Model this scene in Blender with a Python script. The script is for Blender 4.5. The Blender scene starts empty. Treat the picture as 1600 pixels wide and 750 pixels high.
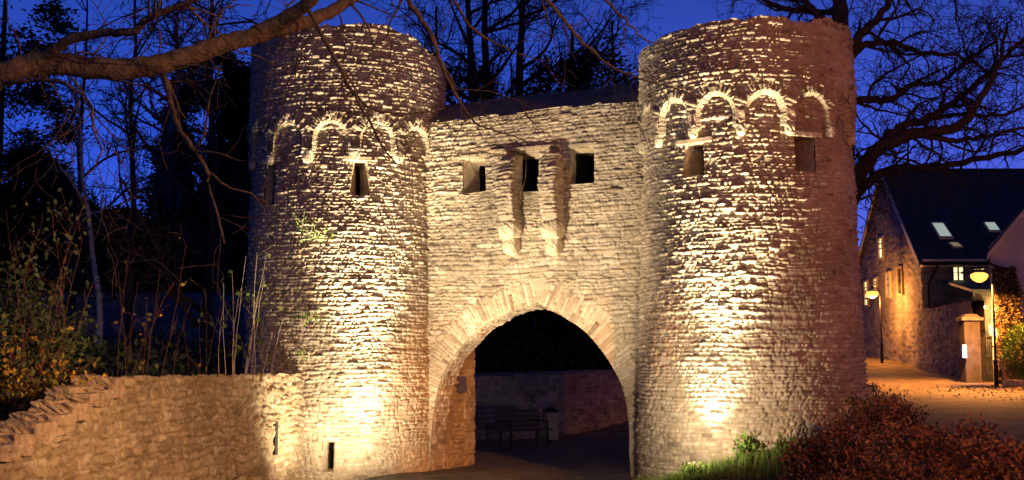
import bpy, bmesh, math, random
import numpy as np
from mathutils import Vector

C = bpy.context.scene.collection
S = bpy.context.scene
R = math.radians
PI = math.pi

# ---------------------------------------------------------------- camera, sky, lamps, exposure
EYE = np.array([0.0, 0.0, 1.9]); PITCH = math.atan(0.1); FPX = 2000.0
cam_d = bpy.data.cameras.new('camera'); cam = bpy.data.objects.new('camera', cam_d); C.objects.link(cam)
cam.location = EYE; cam.rotation_euler = (PI / 2 + PITCH, 0, 0)
cam_d.sensor_width = 36; cam_d.lens = 45; cam_d.clip_end = 3000; cam_d.clip_start = 0.1
S.camera = cam
S.view_settings.view_transform = 'Standard'; S.view_settings.look = 'None'
S.view_settings.exposure = 0.3; S.view_settings.gamma = 1.0; S.view_settings.use_curve_mapping = False
S.cycles.max_bounces = 5; S.cycles.diffuse_bounces = 3; S.cycles.transparent_max_bounces = 6
S.cycles.sample_clamp_indirect = 4.0

w = bpy.data.worlds.new('World'); S.world = w; w.use_nodes = True
nt = w.node_tree; nt.nodes.clear()
out = nt.nodes.new('ShaderNodeOutputWorld'); bg = nt.nodes.new('ShaderNodeBackground')
tc = nt.nodes.new('ShaderNodeTexCoord'); sep = nt.nodes.new('ShaderNodeSeparateXYZ')
ramp = nt.nodes.new('ShaderNodeValToRGB')
e = ramp.color_ramp.elements
e[0].position = 0.0; e[0].color = (0.045, 0.125, 0.80, 1)
e[1].position = 1.0; e[1].color = (0.006, 0.012, 0.050, 1)
n = ramp.color_ramp.elements.new(0.17); n.color = (0.018, 0.074, 0.60, 1)
n = ramp.color_ramp.elements.new(0.32); n.color = (0.011, 0.038, 0.26, 1)
n = ramp.color_ramp.elements.new(0.50); n.color = (0.009, 0.022, 0.12, 1)
# the after-glow stands ahead, the sky behind the camera is darker
mt = nt.nodes.new('ShaderNodeMath'); mt.operation = 'MULTIPLY_ADD'
nt.links.new(tc.outputs['Generated'], sep.inputs[0])
nt.links.new(sep.outputs['Y'], mt.inputs[0]); mt.inputs[1].default_value = 0.30; mt.inputs[2].default_value = 0.68
sky = nt.nodes.new('ShaderNodeTexSky'); sky.sky_type = 'NISHITA'; sky.sun_disc = False
sky.sun_elevation = R(1.0); sky.sun_rotation = R(20)
mul = nt.nodes.new('ShaderNodeMix'); mul.data_type = 'RGBA'; mul.blend_type = 'MULTIPLY'; mul.inputs[0].default_value = 1
add = nt.nodes.new('ShaderNodeMix'); add.data_type = 'RGBA'; add.blend_type = 'ADD'; add.inputs[0].default_value = 0.004
nt.links.new(sep.outputs['Z'], ramp.inputs[0])
nt.links.new(ramp.outputs[0], mul.inputs[6]); nt.links.new(mt.outputs[0], mul.inputs[7])
nt.links.new(mul.outputs[2], add.inputs[6]); nt.links.new(sky.outputs[0], add.inputs[7])
nt.links.new(add.outputs[2], bg.inputs[0]); bg.inputs[1].default_value = 0.95
nt.links.new(bg.outputs[0], out.inputs[0])

FLOOD = (1.0, 0.78, 0.50); SODIUM = (1.0, 0.36, 0.07)
def aim(o, tgt):
    d = Vector(tgt) - o.location
    o.rotation_euler = d.to_track_quat('-Z', 'Y').to_euler()
def spot(name, loc, tgt, power, angle, blend=1.0, color=FLOOD, size=0.09):
    l = bpy.data.lights.new(name, 'SPOT'); l.energy = power; l.spot_size = R(angle); l.spot_blend = blend
    l.color = color; l.shadow_soft_size = size
    o = bpy.data.objects.new(name, l); C.objects.link(o); o.location = loc; aim(o, tgt); return o
LBL = ['ground floodlight aimed at the top of the left tower', 'wide ground floodlight before the left tower', 'narrow ground floodlight close against the left tower', 'ground floodlight near the ruined wall',
       'ground floodlight aimed at the top of the right tower', 'wide ground floodlight before the right tower', 'narrow ground floodlight close against the right tower', 'ground floodlight aimed at the gate wall']
def lamp(name, loc, power, color=SODIUM, size=0.12):
    l = bpy.data.lights.new(name, 'POINT'); l.energy = power; l.color = color; l.shadow_soft_size = size
    o = bpy.data.objects.new(name, l); C.objects.link(o); o.location = loc; return o

def pol(cx, cy, deg, r, z):                                # a point round a tower, deg from the side facing the camera, positive right
    a = math.atan2(-cy, -cx) + R(deg); return (cx + r * math.cos(a), cy + r * math.sin(a), z)
TL = (-3.283, 25.45); TR_ = (4.03, 21.9)
FLOODS = [  # name, position, target, watts, cone
    ('floodlight_beam', pol(*TL, 11, 3.10, .10), pol(*TL, 3, 2.1, 8.4), 9000, 50),      # upper wash of the left tower
    ('floodlight_beam', pol(*TL, 8, 3.4, .10), pol(*TL, 6, 2.0, 3.5), 480, 165),
    ('floodlight_beam', pol(*TL, 10, 2.48, .10), pol(*TL, 10, 2.05, 3.2), 1300, 54),     # streak
    ('floodlight_beam', (-2.85, 21.7, 0.06), (-3.9, 23.7, 4.6), 460, 172),             # left flank and the end of the ruined wall
    ('floodlight_beam', pol(*TR_, -12, 2.82, .55), pol(*TR_, -8, 2.0, 8.4), 7000, 52),  # upper wash of the right tower
    ('floodlight_beam', pol(*TR_, -18, 3.8, .80), pol(*TR_, -16, 2.0, 2.4), 380, 170),
    ('floodlight_beam', pol(*TR_, -17, 2.36, .55), pol(*TR_, -17, 1.90, 2.3), 1150, 62),
    ('floodlight_beam', (-2.7, 19.4, 0.10), (0.7, 23.6, 4.5), 3300, 62),                # gate wall, from the left
]
for nm, l, t, p, a in FLOODS: spot(nm, l, t, p, a)
STREET = (10.5, 9.0, 6.0)
lamp('street_or_fill_light', STREET, 1700, (1.0, .28, .045), 0.15)
lamp('street_or_fill_light', (2.2, 4.6, 5.6), 470, (1.0, .52, .22), 0.15)  # added unseen fill lamp, warms the dark stone towards brown
spot('street_or_fill_light', (2.4, 8.4, 3.1), (-4.6, 16.5, .6), 3500, 56, .8, (1.0, .56, .23), .15)  # added unseen spot, brightens only the ruined wall and its bushes
spot('street_or_fill_light', (5.6, 11.5, 5.2), (-1.15, 25.6, .9), 6000, 18, .6, SODIUM, .15)  # added unseen spot, brightens the left jamb of the archway

# ---------------------------------------------------------------- measuring helpers (pixels of the photograph -> world)
def ray(px, py):
    x, y = (px - 800) / FPX, (375 - py) / FPX
    c, s = math.cos(PITCH), math.sin(PITCH)
    return np.array([x, c - y * s, s + y * c])
def at(px, py, Y):
    d = ray(px, py); return EYE + d * (Y / d[1])
def on_plane(px, py, p0, nrm):
    d = ray(px, py); t = np.dot(np.array(p0) - EYE, nrm) / np.dot(d, nrm); return EYE + d * t

# ---------------------------------------------------------------- numpy noise
def _hash(ix, iy, seed):
    h = (ix.astype(np.int64) * 374761393 + iy.astype(np.int64) * 668265263 + seed * 974634777) & 0x7fffffff
    h = ((h ^ (h >> 13)) * 1274126177) & 0x7fffffff
    return ((h ^ (h >> 16)) & 0xffff) / 65535.0
def noise(x, y, seed=0):
    x = np.asarray(x, float); y = np.asarray(y, float)
    ix = np.floor(x); iy = np.floor(y); fx = x - ix; fy = y - iy
    fx = fx * fx * (3 - 2 * fx); fy = fy * fy * (3 - 2 * fy)
    a = _hash(ix, iy, seed); b = _hash(ix + 1, iy, seed); c = _hash(ix, iy + 1, seed); d = _hash(ix + 1, iy + 1, seed)
    return ((a + (b - a) * fx) * (1 - fy) + (c + (d - c) * fx) * fy) * 2 - 1
def fbm(x, y, seed=0, o=3):
    r = 0; a = 1; 
    for k in range(o):
        r = r + a * noise(x * 2 ** k, y * 2 ** k, seed + k * 17); a *= 0.5
    return r
def sstep(a, b, x):
    t = np.clip((x - a) / (b - a), 0, 1); return t * t * (3 - 2 * t)

# ---------------------------------------------------------------- mesh helpers
def tag(o, label=None, cat=None, group=None, kind=None):
    if label: o['label'] = label
    if cat: o['category'] = cat
    if group: o['group'] = group
    if kind: o['kind'] = kind
    return o
def empty(name, loc=(0, 0, 0), rz=0.0, **k):
    o = bpy.data.objects.new(name, None); C.objects.link(o); o.location = loc; o.rotation_euler = (0, 0, rz)
    return tag(o, **k)
def link(name, me, m, parent=None):
    o = bpy.data.objects.new(name, me); C.objects.link(o)
    if m is not None: me.materials.append(m)
    if parent is not None:                       # geometry is given in world space: cancel the thing's own transform
        o.parent = parent; bpy.context.view_layer.update()
        o.matrix_parent_inverse = parent.matrix_world.inverted()
    return o
def np_mesh(name, V, F, col=None, smooth=False):
    V = np.ascontiguousarray(V, dtype=np.float32); F = np.ascontiguousarray(F, dtype=np.int32)
    me = bpy.data.meshes.new(name); k = F.shape[1]
    me.vertices.add(len(V)); me.vertices.foreach_set('co', V.ravel())
    me.loops.add(F.size); me.loops.foreach_set('vertex_index', F.ravel())
    me.polygons.add(len(F)); me.polygons.foreach_set('loop_start', np.arange(0, F.size, k, dtype=np.int32))
    me.polygons.foreach_set('loop_total', np.full(len(F), k, dtype=np.int32))
    if smooth: me.polygons.foreach_set('use_smooth', np.ones(len(F), dtype=bool))
    me.update(calc_edges=True)
    if col is not None:
        a = me.color_attributes.new('stone', 'FLOAT_COLOR', 'POINT')
        c = np.ones((len(V), 4), dtype=np.float32); c[:, :col.shape[1]] = col
        a.data.foreach_set('color', c.ravel())
    return me

class MB:
    """collects boxes, prisms and lumps, then links them as one mesh"""
    def __init__(s): s.V = []; s.F = []
    def poly(s, pts, faces):
        b = len(s.V); s.V += [tuple(map(float, p)) for p in pts]; s.F += [tuple(i + b for i in f) for f in faces]
    def box(s, c, size, rz=0.0, taper=1.0, rx=0.0):
        hx, hy, hz = size[0] / 2, size[1] / 2, size[2] / 2
        P = []
        for z, k in ((-hz, 1.0), (hz, taper)):
            for x, y in ((-hx, -hy), (hx, -hy), (hx, hy), (-hx, hy)):
                X, Y, Z = x * k, y * k, z
                Y, Z = Y * math.cos(rx) - Z * math.sin(rx), Y * math.sin(rx) + Z * math.cos(rx)
                X, Y = X * math.cos(rz) - Y * math.sin(rz), X * math.sin(rz) + Y * math.cos(rz)
                P.append((c[0] + X, c[1] + Y, c[2] + Z))
        s.poly(P, [(0, 3, 2, 1), (4, 5, 6, 7), (0, 1, 5, 4), (1, 2, 6, 5), (2, 3, 7, 6), (3, 0, 4, 7)]); return s
    def bar(s, a, b, r, n=8, r2=None):
        a = Vector(a); b = Vector(b); d = (b - a).normalized(); r2 = r if r2 is None else r2
        u = d.orthogonal().normalized(); v = d.cross(u); P = []
        for c, q in ((a, r), (b, r2)):
            for i in range(n):
                t = 2 * PI * i / n; P.append(c + (u * math.cos(t) + v * math.sin(t)) * q)
        s.poly(P, [(i, (i + 1) % n, n + (i + 1) % n, n + i) for i in range(n)] + [tuple(range(n - 1, -1, -1)), tuple(range(n, 2 * n))]); return s
    def lathe(s, c, prof, n=16, sy=1.0):
        P = []
        for r, z in prof:
            for i in range(n):
                t = 2 * PI * i / n; P.append((c[0] + r * math.cos(t), c[1] + sy * r * math.sin(t), c[2] + z))
        F = []
        for k in range(len(prof) - 1):
            F += [(k * n + i, k * n + (i + 1) % n, (k + 1) * n + (i + 1) % n, (k + 1) * n + i) for i in range(n)]
        F += [tuple(range(n - 1, -1, -1)), tuple(range((len(prof) - 1) * n, len(prof) * n))]
        s.poly(P, F); return s
    def prism(s, pts, off):                       # closed outline swept along off
        n = len(pts); off = np.array(off); P = [np.array(p) for p in pts]; P = P + [p + off for p in P]
        s.poly(P, [tuple(range(n)), tuple(range(2 * n - 1, n - 1, -1))] + [(i, n + i, n + (i + 1) % n, (i + 1) % n) for i in range(n)]); return s
    def build(s, name, m, parent=None, bevel=0.0, smooth=False):
        me = bpy.data.meshes.new(name); me.from_pydata(s.V, [], s.F)
        bm = bmesh.new(); bm.from_mesh(me); bmesh.ops.recalc_face_normals(bm, faces=bm.faces)
        if bevel: bmesh.ops.bevel(bm, geom=list(bm.edges), offset=bevel, segments=2, affect='EDGES', profile=0.6)
        bm.to_mesh(me); bm.free()
        if smooth:
            for p in me.polygons: p.use_smooth = True
        return link(name, me, m, parent)

def lump(name, c, size, m, parent, seed=0, rz=0.0, sub=3, rough=0.10, box=0.5):
    """one rounded rough stone"""
    bm = bmesh.new(); bmesh.ops.create_cube(bm, size=1.0)
    bmesh.ops.subdivide_edges(bm, edges=bm.edges[:], cuts=2 ** sub - 1, use_grid_fill=True)
    P = np.array([v.co[:] for v in bm.verts]); nrm = P / np.linalg.norm(P, axis=1)[:, None] * 0.58
    P = P * box + nrm * (1 - box)
    k = 1 + rough * (noise(P[:, 0] * 4 + seed * 3.1 + P[:, 2] * 3, P[:, 1] * 4 + P[:, 2] * 5, seed) + 0.5 * noise(P[:, 0] * 11 - P[:, 2] * 7, P[:, 1] * 11 + P[:, 2] * 9, seed + 5))
    P = P * k[:, None] * np.array(size)
    co, si = math.cos(rz), math.sin(rz)
    for v, p in zip(bm.verts, P): v.co = (c[0] + p[0] * co - p[1] * si, c[1] + p[0] * si + p[1] * co, c[2] + p[2])
    me = bpy.data.meshes.new(name); bm.to_mesh(me); bm.free()
    return link(name, me, m, parent)

# ---------------------------------------------------------------- materials
def mat(name):
    m = bpy.data.materials.new(name); m.use_nodes = True; t = m.node_tree
    return m, t, t.nodes['Principled BSDF']
def lk(t, a, b): t.links.new(a, b)
def simple(name, col, rough=0.7, metal=0.0, var=0.35, scale=6.0, bump=0.0, bscale=40.0, emit=None, estr=0.0, spec=0.3):
    m, t, b = mat(name); b.inputs['Roughness'].default_value = rough; b.inputs['Metallic'].default_value = metal
    b.inputs['Specular IOR Level'].default_value = spec
    co = t.nodes.new('ShaderNodeTexCoord'); nz = t.nodes.new('ShaderNodeTexNoise'); nz.inputs['Scale'].default_value = scale
    nz.inputs['Detail'].default_value = 6; lk(t, co.outputs['Object'], nz.inputs['Vector'])
    r = t.nodes.new('ShaderNodeValToRGB'); r.color_ramp.elements[0].position = 0.3; r.color_ramp.elements[1].position = 0.72
    r.color_ramp.elements[0].color = tuple(c * (1 - var) for c in col) + (1,)
    r.color_ramp.elements[1].color = tuple(min(1, c * (1 + var * 0.7)) for c in col) + (1,)
    lk(t, nz.outputs['Fac'], r.inputs[0]); lk(t, r.outputs[0], b.inputs['Base Color'])
    if bump:
        n2 = t.nodes.new('ShaderNodeTexNoise'); n2.inputs['Scale'].default_value = bscale; n2.inputs['Detail'].default_value = 5
        lk(t, co.outputs['Object'], n2.inputs['Vector'])
        bp = t.nodes.new('ShaderNodeBump'); bp.inputs['Strength'].default_value = bump; bp.inputs['Distance'].default_value = 0.03
        lk(t, n2.outputs['Fac'], bp.inputs['Height']); lk(t, bp.outputs[0], b.inputs['Normal'])
    if emit:
        b.inputs['Emission Color'].default_value = emit + (1,); b.inputs['Emission Strength'].default_value = estr
    return m
def masonry_mat(name, stones, mortar, bump=0.9):
    """stone: attribute r = stone tint, g = 1 on the stone and 0 in the joint, b = second tint"""
    m, t, b = mat(name); b.inputs['Roughness'].default_value = 0.9; b.inputs['Specular IOR Level'].default_value = 0.15
    at_ = t.nodes.new('ShaderNodeAttribute'); at_.attribute_name = 'stone'
    sp = t.nodes.new('ShaderNodeSeparateColor'); lk(t, at_.outputs['Color'], sp.inputs[0])
    r = t.nodes.new('ShaderNodeValToRGB'); els = r.color_ramp.elements
    for i, c in enumerate(stones):
        p = i / (len(stones) - 1)
        el = els[0] if i == 0 else els[-1] if i == len(stones) - 1 else els.new(p)
        el.position = p; el.color = c + (1,)
    lk(t, sp.outputs[0], r.inputs[0])
    co = t.nodes.new('ShaderNodeTexCoord')
    n1 = t.nodes.new('ShaderNodeTexNoise'); n1.inputs['Scale'].default_value = 9; n1.inputs['Detail'].default_value = 8
    n1.inputs['Roughness'].default_value = 0.7
    lk(t, co.outputs['Object'], n1.inputs['Vector'])
    mr = t.nodes.new('ShaderNodeMapRange'); mr.inputs[1].default_value = 0.3; mr.inputs[2].default_value = 0.7
    mr.inputs[3].default_value = 0.72; mr.inputs[4].default_value = 1.18; lk(t, n1.outputs['Fac'], mr.inputs[0])
    mx = t.nodes.new('ShaderNodeMix'); mx.data_type = 'RGBA'; mx.blend_type = 'MULTIPLY'; mx.inputs[0].default_value = 1
    lk(t, r.outputs[0], mx.inputs[6]); lk(t, mr.outputs[0], mx.inputs[7])
    mj = t.nodes.new('ShaderNodeMix'); mj.data_type = 'RGBA'; mj.inputs[6].default_value = mortar + (1,)
    lk(t, sp.outputs[1], mj.inputs[0]); lk(t, mx.outputs[2], mj.inputs[7])
    # broad weathering stains
    n3 = t.nodes.new('ShaderNodeTexNoise'); n3.inputs['Scale'].default_value = 1.1; n3.inputs['Detail'].default_value = 5
    lk(t, co.outputs['Object'], n3.inputs['Vector'])
    m3 = t.nodes.new('ShaderNodeMapRange'); m3.inputs[1].default_value = 0.35; m3.inputs[2].default_value = 0.7
    m3.inputs[3].default_value = 0.72; m3.inputs[4].default_value = 1.1; lk(t, n3.outputs['Fac'], m3.inputs[0])
    m4 = t.nodes.new('ShaderNodeMix'); m4.data_type = 'RGBA'; m4.blend_type = 'MULTIPLY'; m4.inputs[0].default_value = 1
    lk(t, mj.outputs[2], m4.inputs[6]); lk(t, m3.outputs[0], m4.inputs[7]); lk(t, m4.outputs[2], b.inputs['Base Color'])
    n2 = t.nodes.new('ShaderNodeTexNoise'); n2.inputs['Scale'].default_value = 34; n2.inputs['Detail'].default_value = 7
    lk(t, co.outputs['Object'], n2.inputs['Vector'])
    bp = t.nodes.new('ShaderNodeBump'); bp.inputs['Strength'].default_value = bump; bp.inputs['Distance'].default_value = 0.02
    lk(t, n2.outputs['Fac'], bp.inputs['Height']); lk(t, bp.outputs[0], b.inputs['Normal'])
    return m

STONES = [(.21, .17, .125), (.38, .31, .22), (.45, .38, .29), (.52, .46, .36), (.40, .32, .22), (.47, .37, .26), (.56, .50, .40)]
M = {}
M['stone'] = masonry_mat('limestone_rubble', STONES, (.33, .28, .21))
M['stone_ruin'] = masonry_mat('ruin_rubble', [(.24, .18, .11), (.36, .28, .17), (.44, .35, .23), (.32, .24, .15), (.50, .43, .31)], (.21, .16, .10))
M['stone_warm'] = masonry_mat('passage_limestone', [(.30, .23, .14), (.40, .31, .20), (.36, .27, .16), (.44, .36, .25)], (.24, .19, .13))
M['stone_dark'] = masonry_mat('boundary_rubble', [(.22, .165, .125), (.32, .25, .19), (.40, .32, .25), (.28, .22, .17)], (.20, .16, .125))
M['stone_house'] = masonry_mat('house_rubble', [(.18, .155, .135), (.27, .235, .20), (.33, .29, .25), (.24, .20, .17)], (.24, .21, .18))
M['soffit_stone'] = masonry_mat('pale_arch_stone', [(.34, .28, .20), (.46, .39, .28), (.52, .45, .33), (.42, .34, .24)], (.22, .18, .13))
M['stone_reveal'] = simple('dressed_limestone', (.44, .36, .25), .85, var=.3, scale=9, bump=.5, bscale=30)
M['soffit'] = simple('pale_soffit_plaster', (.56, .49, .35), .85, var=.2, scale=12, bump=.6, bscale=28)
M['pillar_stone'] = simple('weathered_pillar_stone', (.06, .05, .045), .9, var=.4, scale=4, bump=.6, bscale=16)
M['coping'] = simple('weathered_coping', (.17, .15, .14), .9, var=.4, scale=5, bump=.8, bscale=14)
M['slab'] = simple('loose_slab_stone', (.38, .28, .18), .9, var=.45, scale=9, bump=.8, bscale=18)
M['void'] = simple('opening_shade_black', (.02, .018, .015), 1.0, var=.1)  # near-black colour puts the shade inside openings into the material
M['asphalt'] = simple('asphalt', (.10, .085, .075), .85, var=.5, scale=2.2, bump=.8, bscale=30)
M['road'] = simple('compacted_road', (.20, .15, .095), .85, var=.60, scale=1.6, bump=1.0, bscale=9)
M['earth'] = simple('dark_earth', (.05, .042, .028), .95, var=.5, scale=3, bump=.6, bscale=20)
M['bark'] = simple('warm_bark', (.17, .125, .085), .9, var=.5, scale=14, bump=1.0, bscale=36)
M['bark_dark'] = simple('dark_bark', (.055, .042, .034), .95, var=.4, scale=10, bump=.6, bscale=30)
M['bark_grey'] = simple('grey_bark', (.24, .24, .25), .9, var=.4, scale=8, bump=.6)
M['bark_pale'] = simple('birch_bark', (.42, .40, .38), .8, var=.5, scale=7, bump=.3)
M['twig_pale'] = simple('pale_shoots', (.60, .50, .34), .7, var=.3, scale=12)
M['twig_red'] = simple('reddish_stems', (.16, .07, .045), .8, var=.4, scale=12)
M['stucco'] = simple('pale_stucco', (.56, .50, .50), .85, var=.12, scale=3, bump=.2)
M['cream'] = simple('cream_trim', (.62, .56, .44), .7, var=.1, scale=4)
M['roof'] = simple('slate_roof', (.035, .036, .045), .75, var=.3, scale=5, bump=.4, bscale=14)
m_, t_, b_ = mat('slate_courses'); b_.inputs['Roughness'].default_value = .6
co_ = t_.nodes.new('ShaderNodeTexCoord'); mp_ = t_.nodes.new('ShaderNodeMapping'); mp_.inputs['Rotation'].default_value = (PI / 2, 0, 0)
br_ = t_.nodes.new('ShaderNodeTexBrick'); br_.inputs['Scale'].default_value = 1.0; br_.inputs['Brick Width'].default_value = .3; br_.inputs['Row Height'].default_value = .2
br_.inputs['Mortar Size'].default_value = .015; br_.inputs['Color1'].default_value = (.030, .031, .040, 1); br_.inputs['Color2'].default_value = (.055, .055, .066, 1); br_.inputs['Mortar'].default_value = (.012, .012, .015, 1)
lk(t_, co_.outputs['Object'], mp_.inputs[0]); lk(t_, mp_.outputs[0], br_.inputs['Vector']); lk(t_, br_.outputs['Color'], b_.inputs['Base Color'])
bp_ = t_.nodes.new('ShaderNodeBump'); bp_.inputs['Strength'].default_value = .6; bp_.inputs['Distance'].default_value = .03; lk(t_, br_.outputs['Fac'], bp_.inputs['Height']); bp_.invert = True; lk(t_, bp_.outputs[0], b_.inputs['Normal'])
M['roof'] = m_
M['iron'] = simple('black_iron', (.02, .02, .022), .45, metal=.3, var=.2)
M['steel'] = simple('brushed_steel', (.36, .27, .19), .6, metal=.0, var=.15)
M['grey_metal'] = simple('grey_sheet_metal', (.13, .125, .14), .5, metal=.2, var=.2)
M['wood'] = simple('dark_timber', (.085, .05, .03), .7, var=.4, scale=16)
M['timber'] = simple('lattice_timber', (.25, .17, .10), .7, var=.3, scale=16)
M['lit_window'] = simple('lit_window_glass', (.8, .75, .5), .4, var=.05, emit=(1.0, .86, .42), estr=1.25)
M['lit_cool'] = simple('lit_skylight_glass', (.5, .55, .5), .3, var=.05, emit=(.50, .60, .48), estr=.52)
M['dim_window'] = simple('dim_window_glass', (.10, .09, .07), .3, var=.1, emit=(1.0, .75, .42), estr=.16)
M['panel'] = simple('backlit_panel', (.6, .7, .9), .4, var=.02, emit=(.60, .72, 1.0), estr=2.2)
M['sodium'] = simple('sodium_lamp_glass', (.9, .7, .4), .4, var=.02, emit=(1.0, .42, .06), estr=2.3)
M['lantern_glass'] = simple('lantern_glass', (.9, .8, .5), .4, var=.02, emit=(1.0, .66, .20), estr=2.6)

def leaf_mat(name, cols, rough=.65, trans=0.25):
    m, t, b = mat(name); b.inputs['Roughness'].default_value = rough; b.inputs['Specular IOR Level'].default_value = .3
    a = t.nodes.new('ShaderNodeAttribute'); a.attribute_name = 'stone'
    sp = t.nodes.new('ShaderNodeSeparateColor'); lk(t, a.outputs['Color'], sp.inputs[0])
    r = t.nodes.new('ShaderNodeValToRGB'); els = r.color_ramp.elements
    for i, c in enumerate(cols):
        p = i / (len(cols) - 1)
        el = els[0] if i == 0 else els[-1] if i == len(cols) - 1 else els.new(p)
        el.position = p; el.color = c + (1,)
    lk(t, sp.outputs[0], r.inputs[0]); lk(t, r.outputs[0], b.inputs['Base Color'])
    return m
M['evergreen'] = leaf_mat('evergreen_needles', [(.010, .016, .010), (.022, .034, .018), (.035, .05, .026)])
M['holly'] = leaf_mat('dark_evergreen_leaves', [(.018, .030, .016), (.035, .06, .026), (.06, .09, .035)])
M['redleaf'] = leaf_mat('red_brown_leaves', [(.05, .02, .010), (.16, .065, .035), (.26, .12, .06), (.36, .20, .10), (.10, .055, .03)])
M['yellowleaf'] = leaf_mat('autumn_leaves', [(.04, .055, .015), (.09, .10, .02), (.30, .22, .03), (.45, .27, .03), (.20, .08, .02)])
M['greenleaf'] = leaf_mat('fresh_green_leaves', [(.06, .11, .02), (.11, .19, .03), (.20, .28, .06)])
M['grass'] = leaf_mat('green_grass', [(.05, .10, .015), (.10, .19, .02), (.22, .28, .07)])
M['ivy'] = leaf_mat('ivy_leaves', [(.03, .025, .012), (.08, .06, .02), (.16, .11, .04), (.06, .035, .02)])

# ---------------------------------------------------------------- rubble masonry as real relief
class Rubble:
    def __init__(s, seed, L, H, ch=(.07, .13), sw=(.12, .34), prot=.022, tilt=.22, v0=-1.0):
        rg = np.random.RandomState(seed); s.seed = seed; cb = [v0]
        while cb[-1] < H + 1: cb.append(cb[-1] + ch[0] + (ch[1] - ch[0]) * rg.rand() ** 1.3)
        s.cb = np.array(cb); s.rows = []
        for i in range(len(cb)):
            k = rg.uniform(.75, 1.25); ub = [-1.5 - rg.uniform(0, .3)]
            while ub[-1] < L + 1.5: ub.append(ub[-1] + (sw[0] + (sw[1] - sw[0]) * rg.rand() ** 1.5) * k)
            ub = np.array(ub); m = len(ub)
            s.rows.append((ub, rg.normal(0, 1, m) * prot, rg.normal(0, tilt * .6, m), rg.normal(0, tilt, m), rg.rand(m), rg.rand(m)))
    def __call__(s, u, v, warp=1.0):
        sd = s.seed
        vv = v + warp * (.034 * noise(u * 1.3, v * 1.1, sd + 1) + .013 * noise(u * 5.5, v * 7, sd + 2) + .007 * noise(u * 23, v * 23, sd + 8))
        uu = u + warp * (.020 * noise(u * 4, v * 6, sd + 3) + .006 * noise(u * 21, v * 21, sd + 9))
        ci = np.clip(np.searchsorted(s.cb, vv) - 1, 0, len(s.cb) - 2)
        h = np.zeros_like(u); col = np.zeros((len(u), 3)); 
        for c in np.unique(ci):
            k = np.where(ci == c)[0]; ub, pr, tu, tv, c1, c2 = s.rows[c]
            x = uu[k]; y = vv[k]; si = np.clip(np.searchsorted(ub, x) - 1, 0, len(ub) - 2)
            u0 = ub[si]; u1 = ub[si + 1]; v0, v1 = s.cb[c], s.cb[c + 1]
            du = np.minimum(x - u0, u1 - x); dv = np.minimum(y - v0, v1 - y)
            q = .012; d = -q * np.log(np.exp(-np.clip(du, 0, .3) / q) + np.exp(-np.clip(dv, 0, .3) / q))
            t = np.clip(d / .026, 0, 1); prof = 1 - (1 - t) ** 2.2
            h[k] = prof * (.036 + pr[si] + tu[si] * (x - (u0 + u1) / 2) * .35 + tv[si] * .85 * (y - (v0 + v1) / 2))
            col[k, 0] = c1[si]; col[k, 1] = np.clip(d / .012, 0, 1); col[k, 2] = c2[si]
        h += .006 * noise(u * 31, v * 37, sd + 14) + .013 * fbm(u * 9, v * 11, sd + 4, 3) * (.3 + .7 * col[:, 1]) + .018 * noise(u * .9, v * 1.2, sd + 6)
        return h, col

def inside(u, v, poly):
    P = np.array(poly); n = len(P); r = np.zeros(len(u), bool)
    m = (u >= P[:, 0].min()) & (u <= P[:, 0].max()) & (v >= P[:, 1].min()) & (v <= P[:, 1].max())
    k = np.where(m)[0]; x = u[k]; y = v[k]; q = np.zeros(len(k), bool)
    for i in range(n):
        a = P[i]; b = P[(i + 1) % n]
        if a[1] == b[1]: continue
        c = (a[1] > y) != (b[1] > y)
        q ^= c & (x < (b[0] - a[0]) * (y - a[1]) / (b[1] - a[1]) + a[0])
    r[k] = q; return r
def nearest(u, v, poly, closed=True):
    """nearest point on a polyline: distance, point, arc length"""
    P = np.array(poly); n = len(P); best = np.full(len(u), 1e9); bu = u.copy(); bv = v.copy(); bs = np.zeros(len(u)); s0 = 0
    for i in range(n if closed else n - 1):
        a = P[i]; b = P[(i + 1) % n]; d = b - a; L2 = d @ d
        if L2 == 0: continue
        t = np.clip(((u - a[0]) * d[0] + (v - a[1]) * d[1]) / L2, 0, 1)
        x = a[0] + t * d[0]; y = a[1] + t * d[1]; q = np.hypot(u - x, v - y); k = q < best
        best[k] = q[k]; bu[k] = x[k]; bv[k] = y[k]; bs[k] = s0 + t[k] * math.sqrt(L2); s0 += math.sqrt(L2)
    return best, bu, bv, bs

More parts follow.
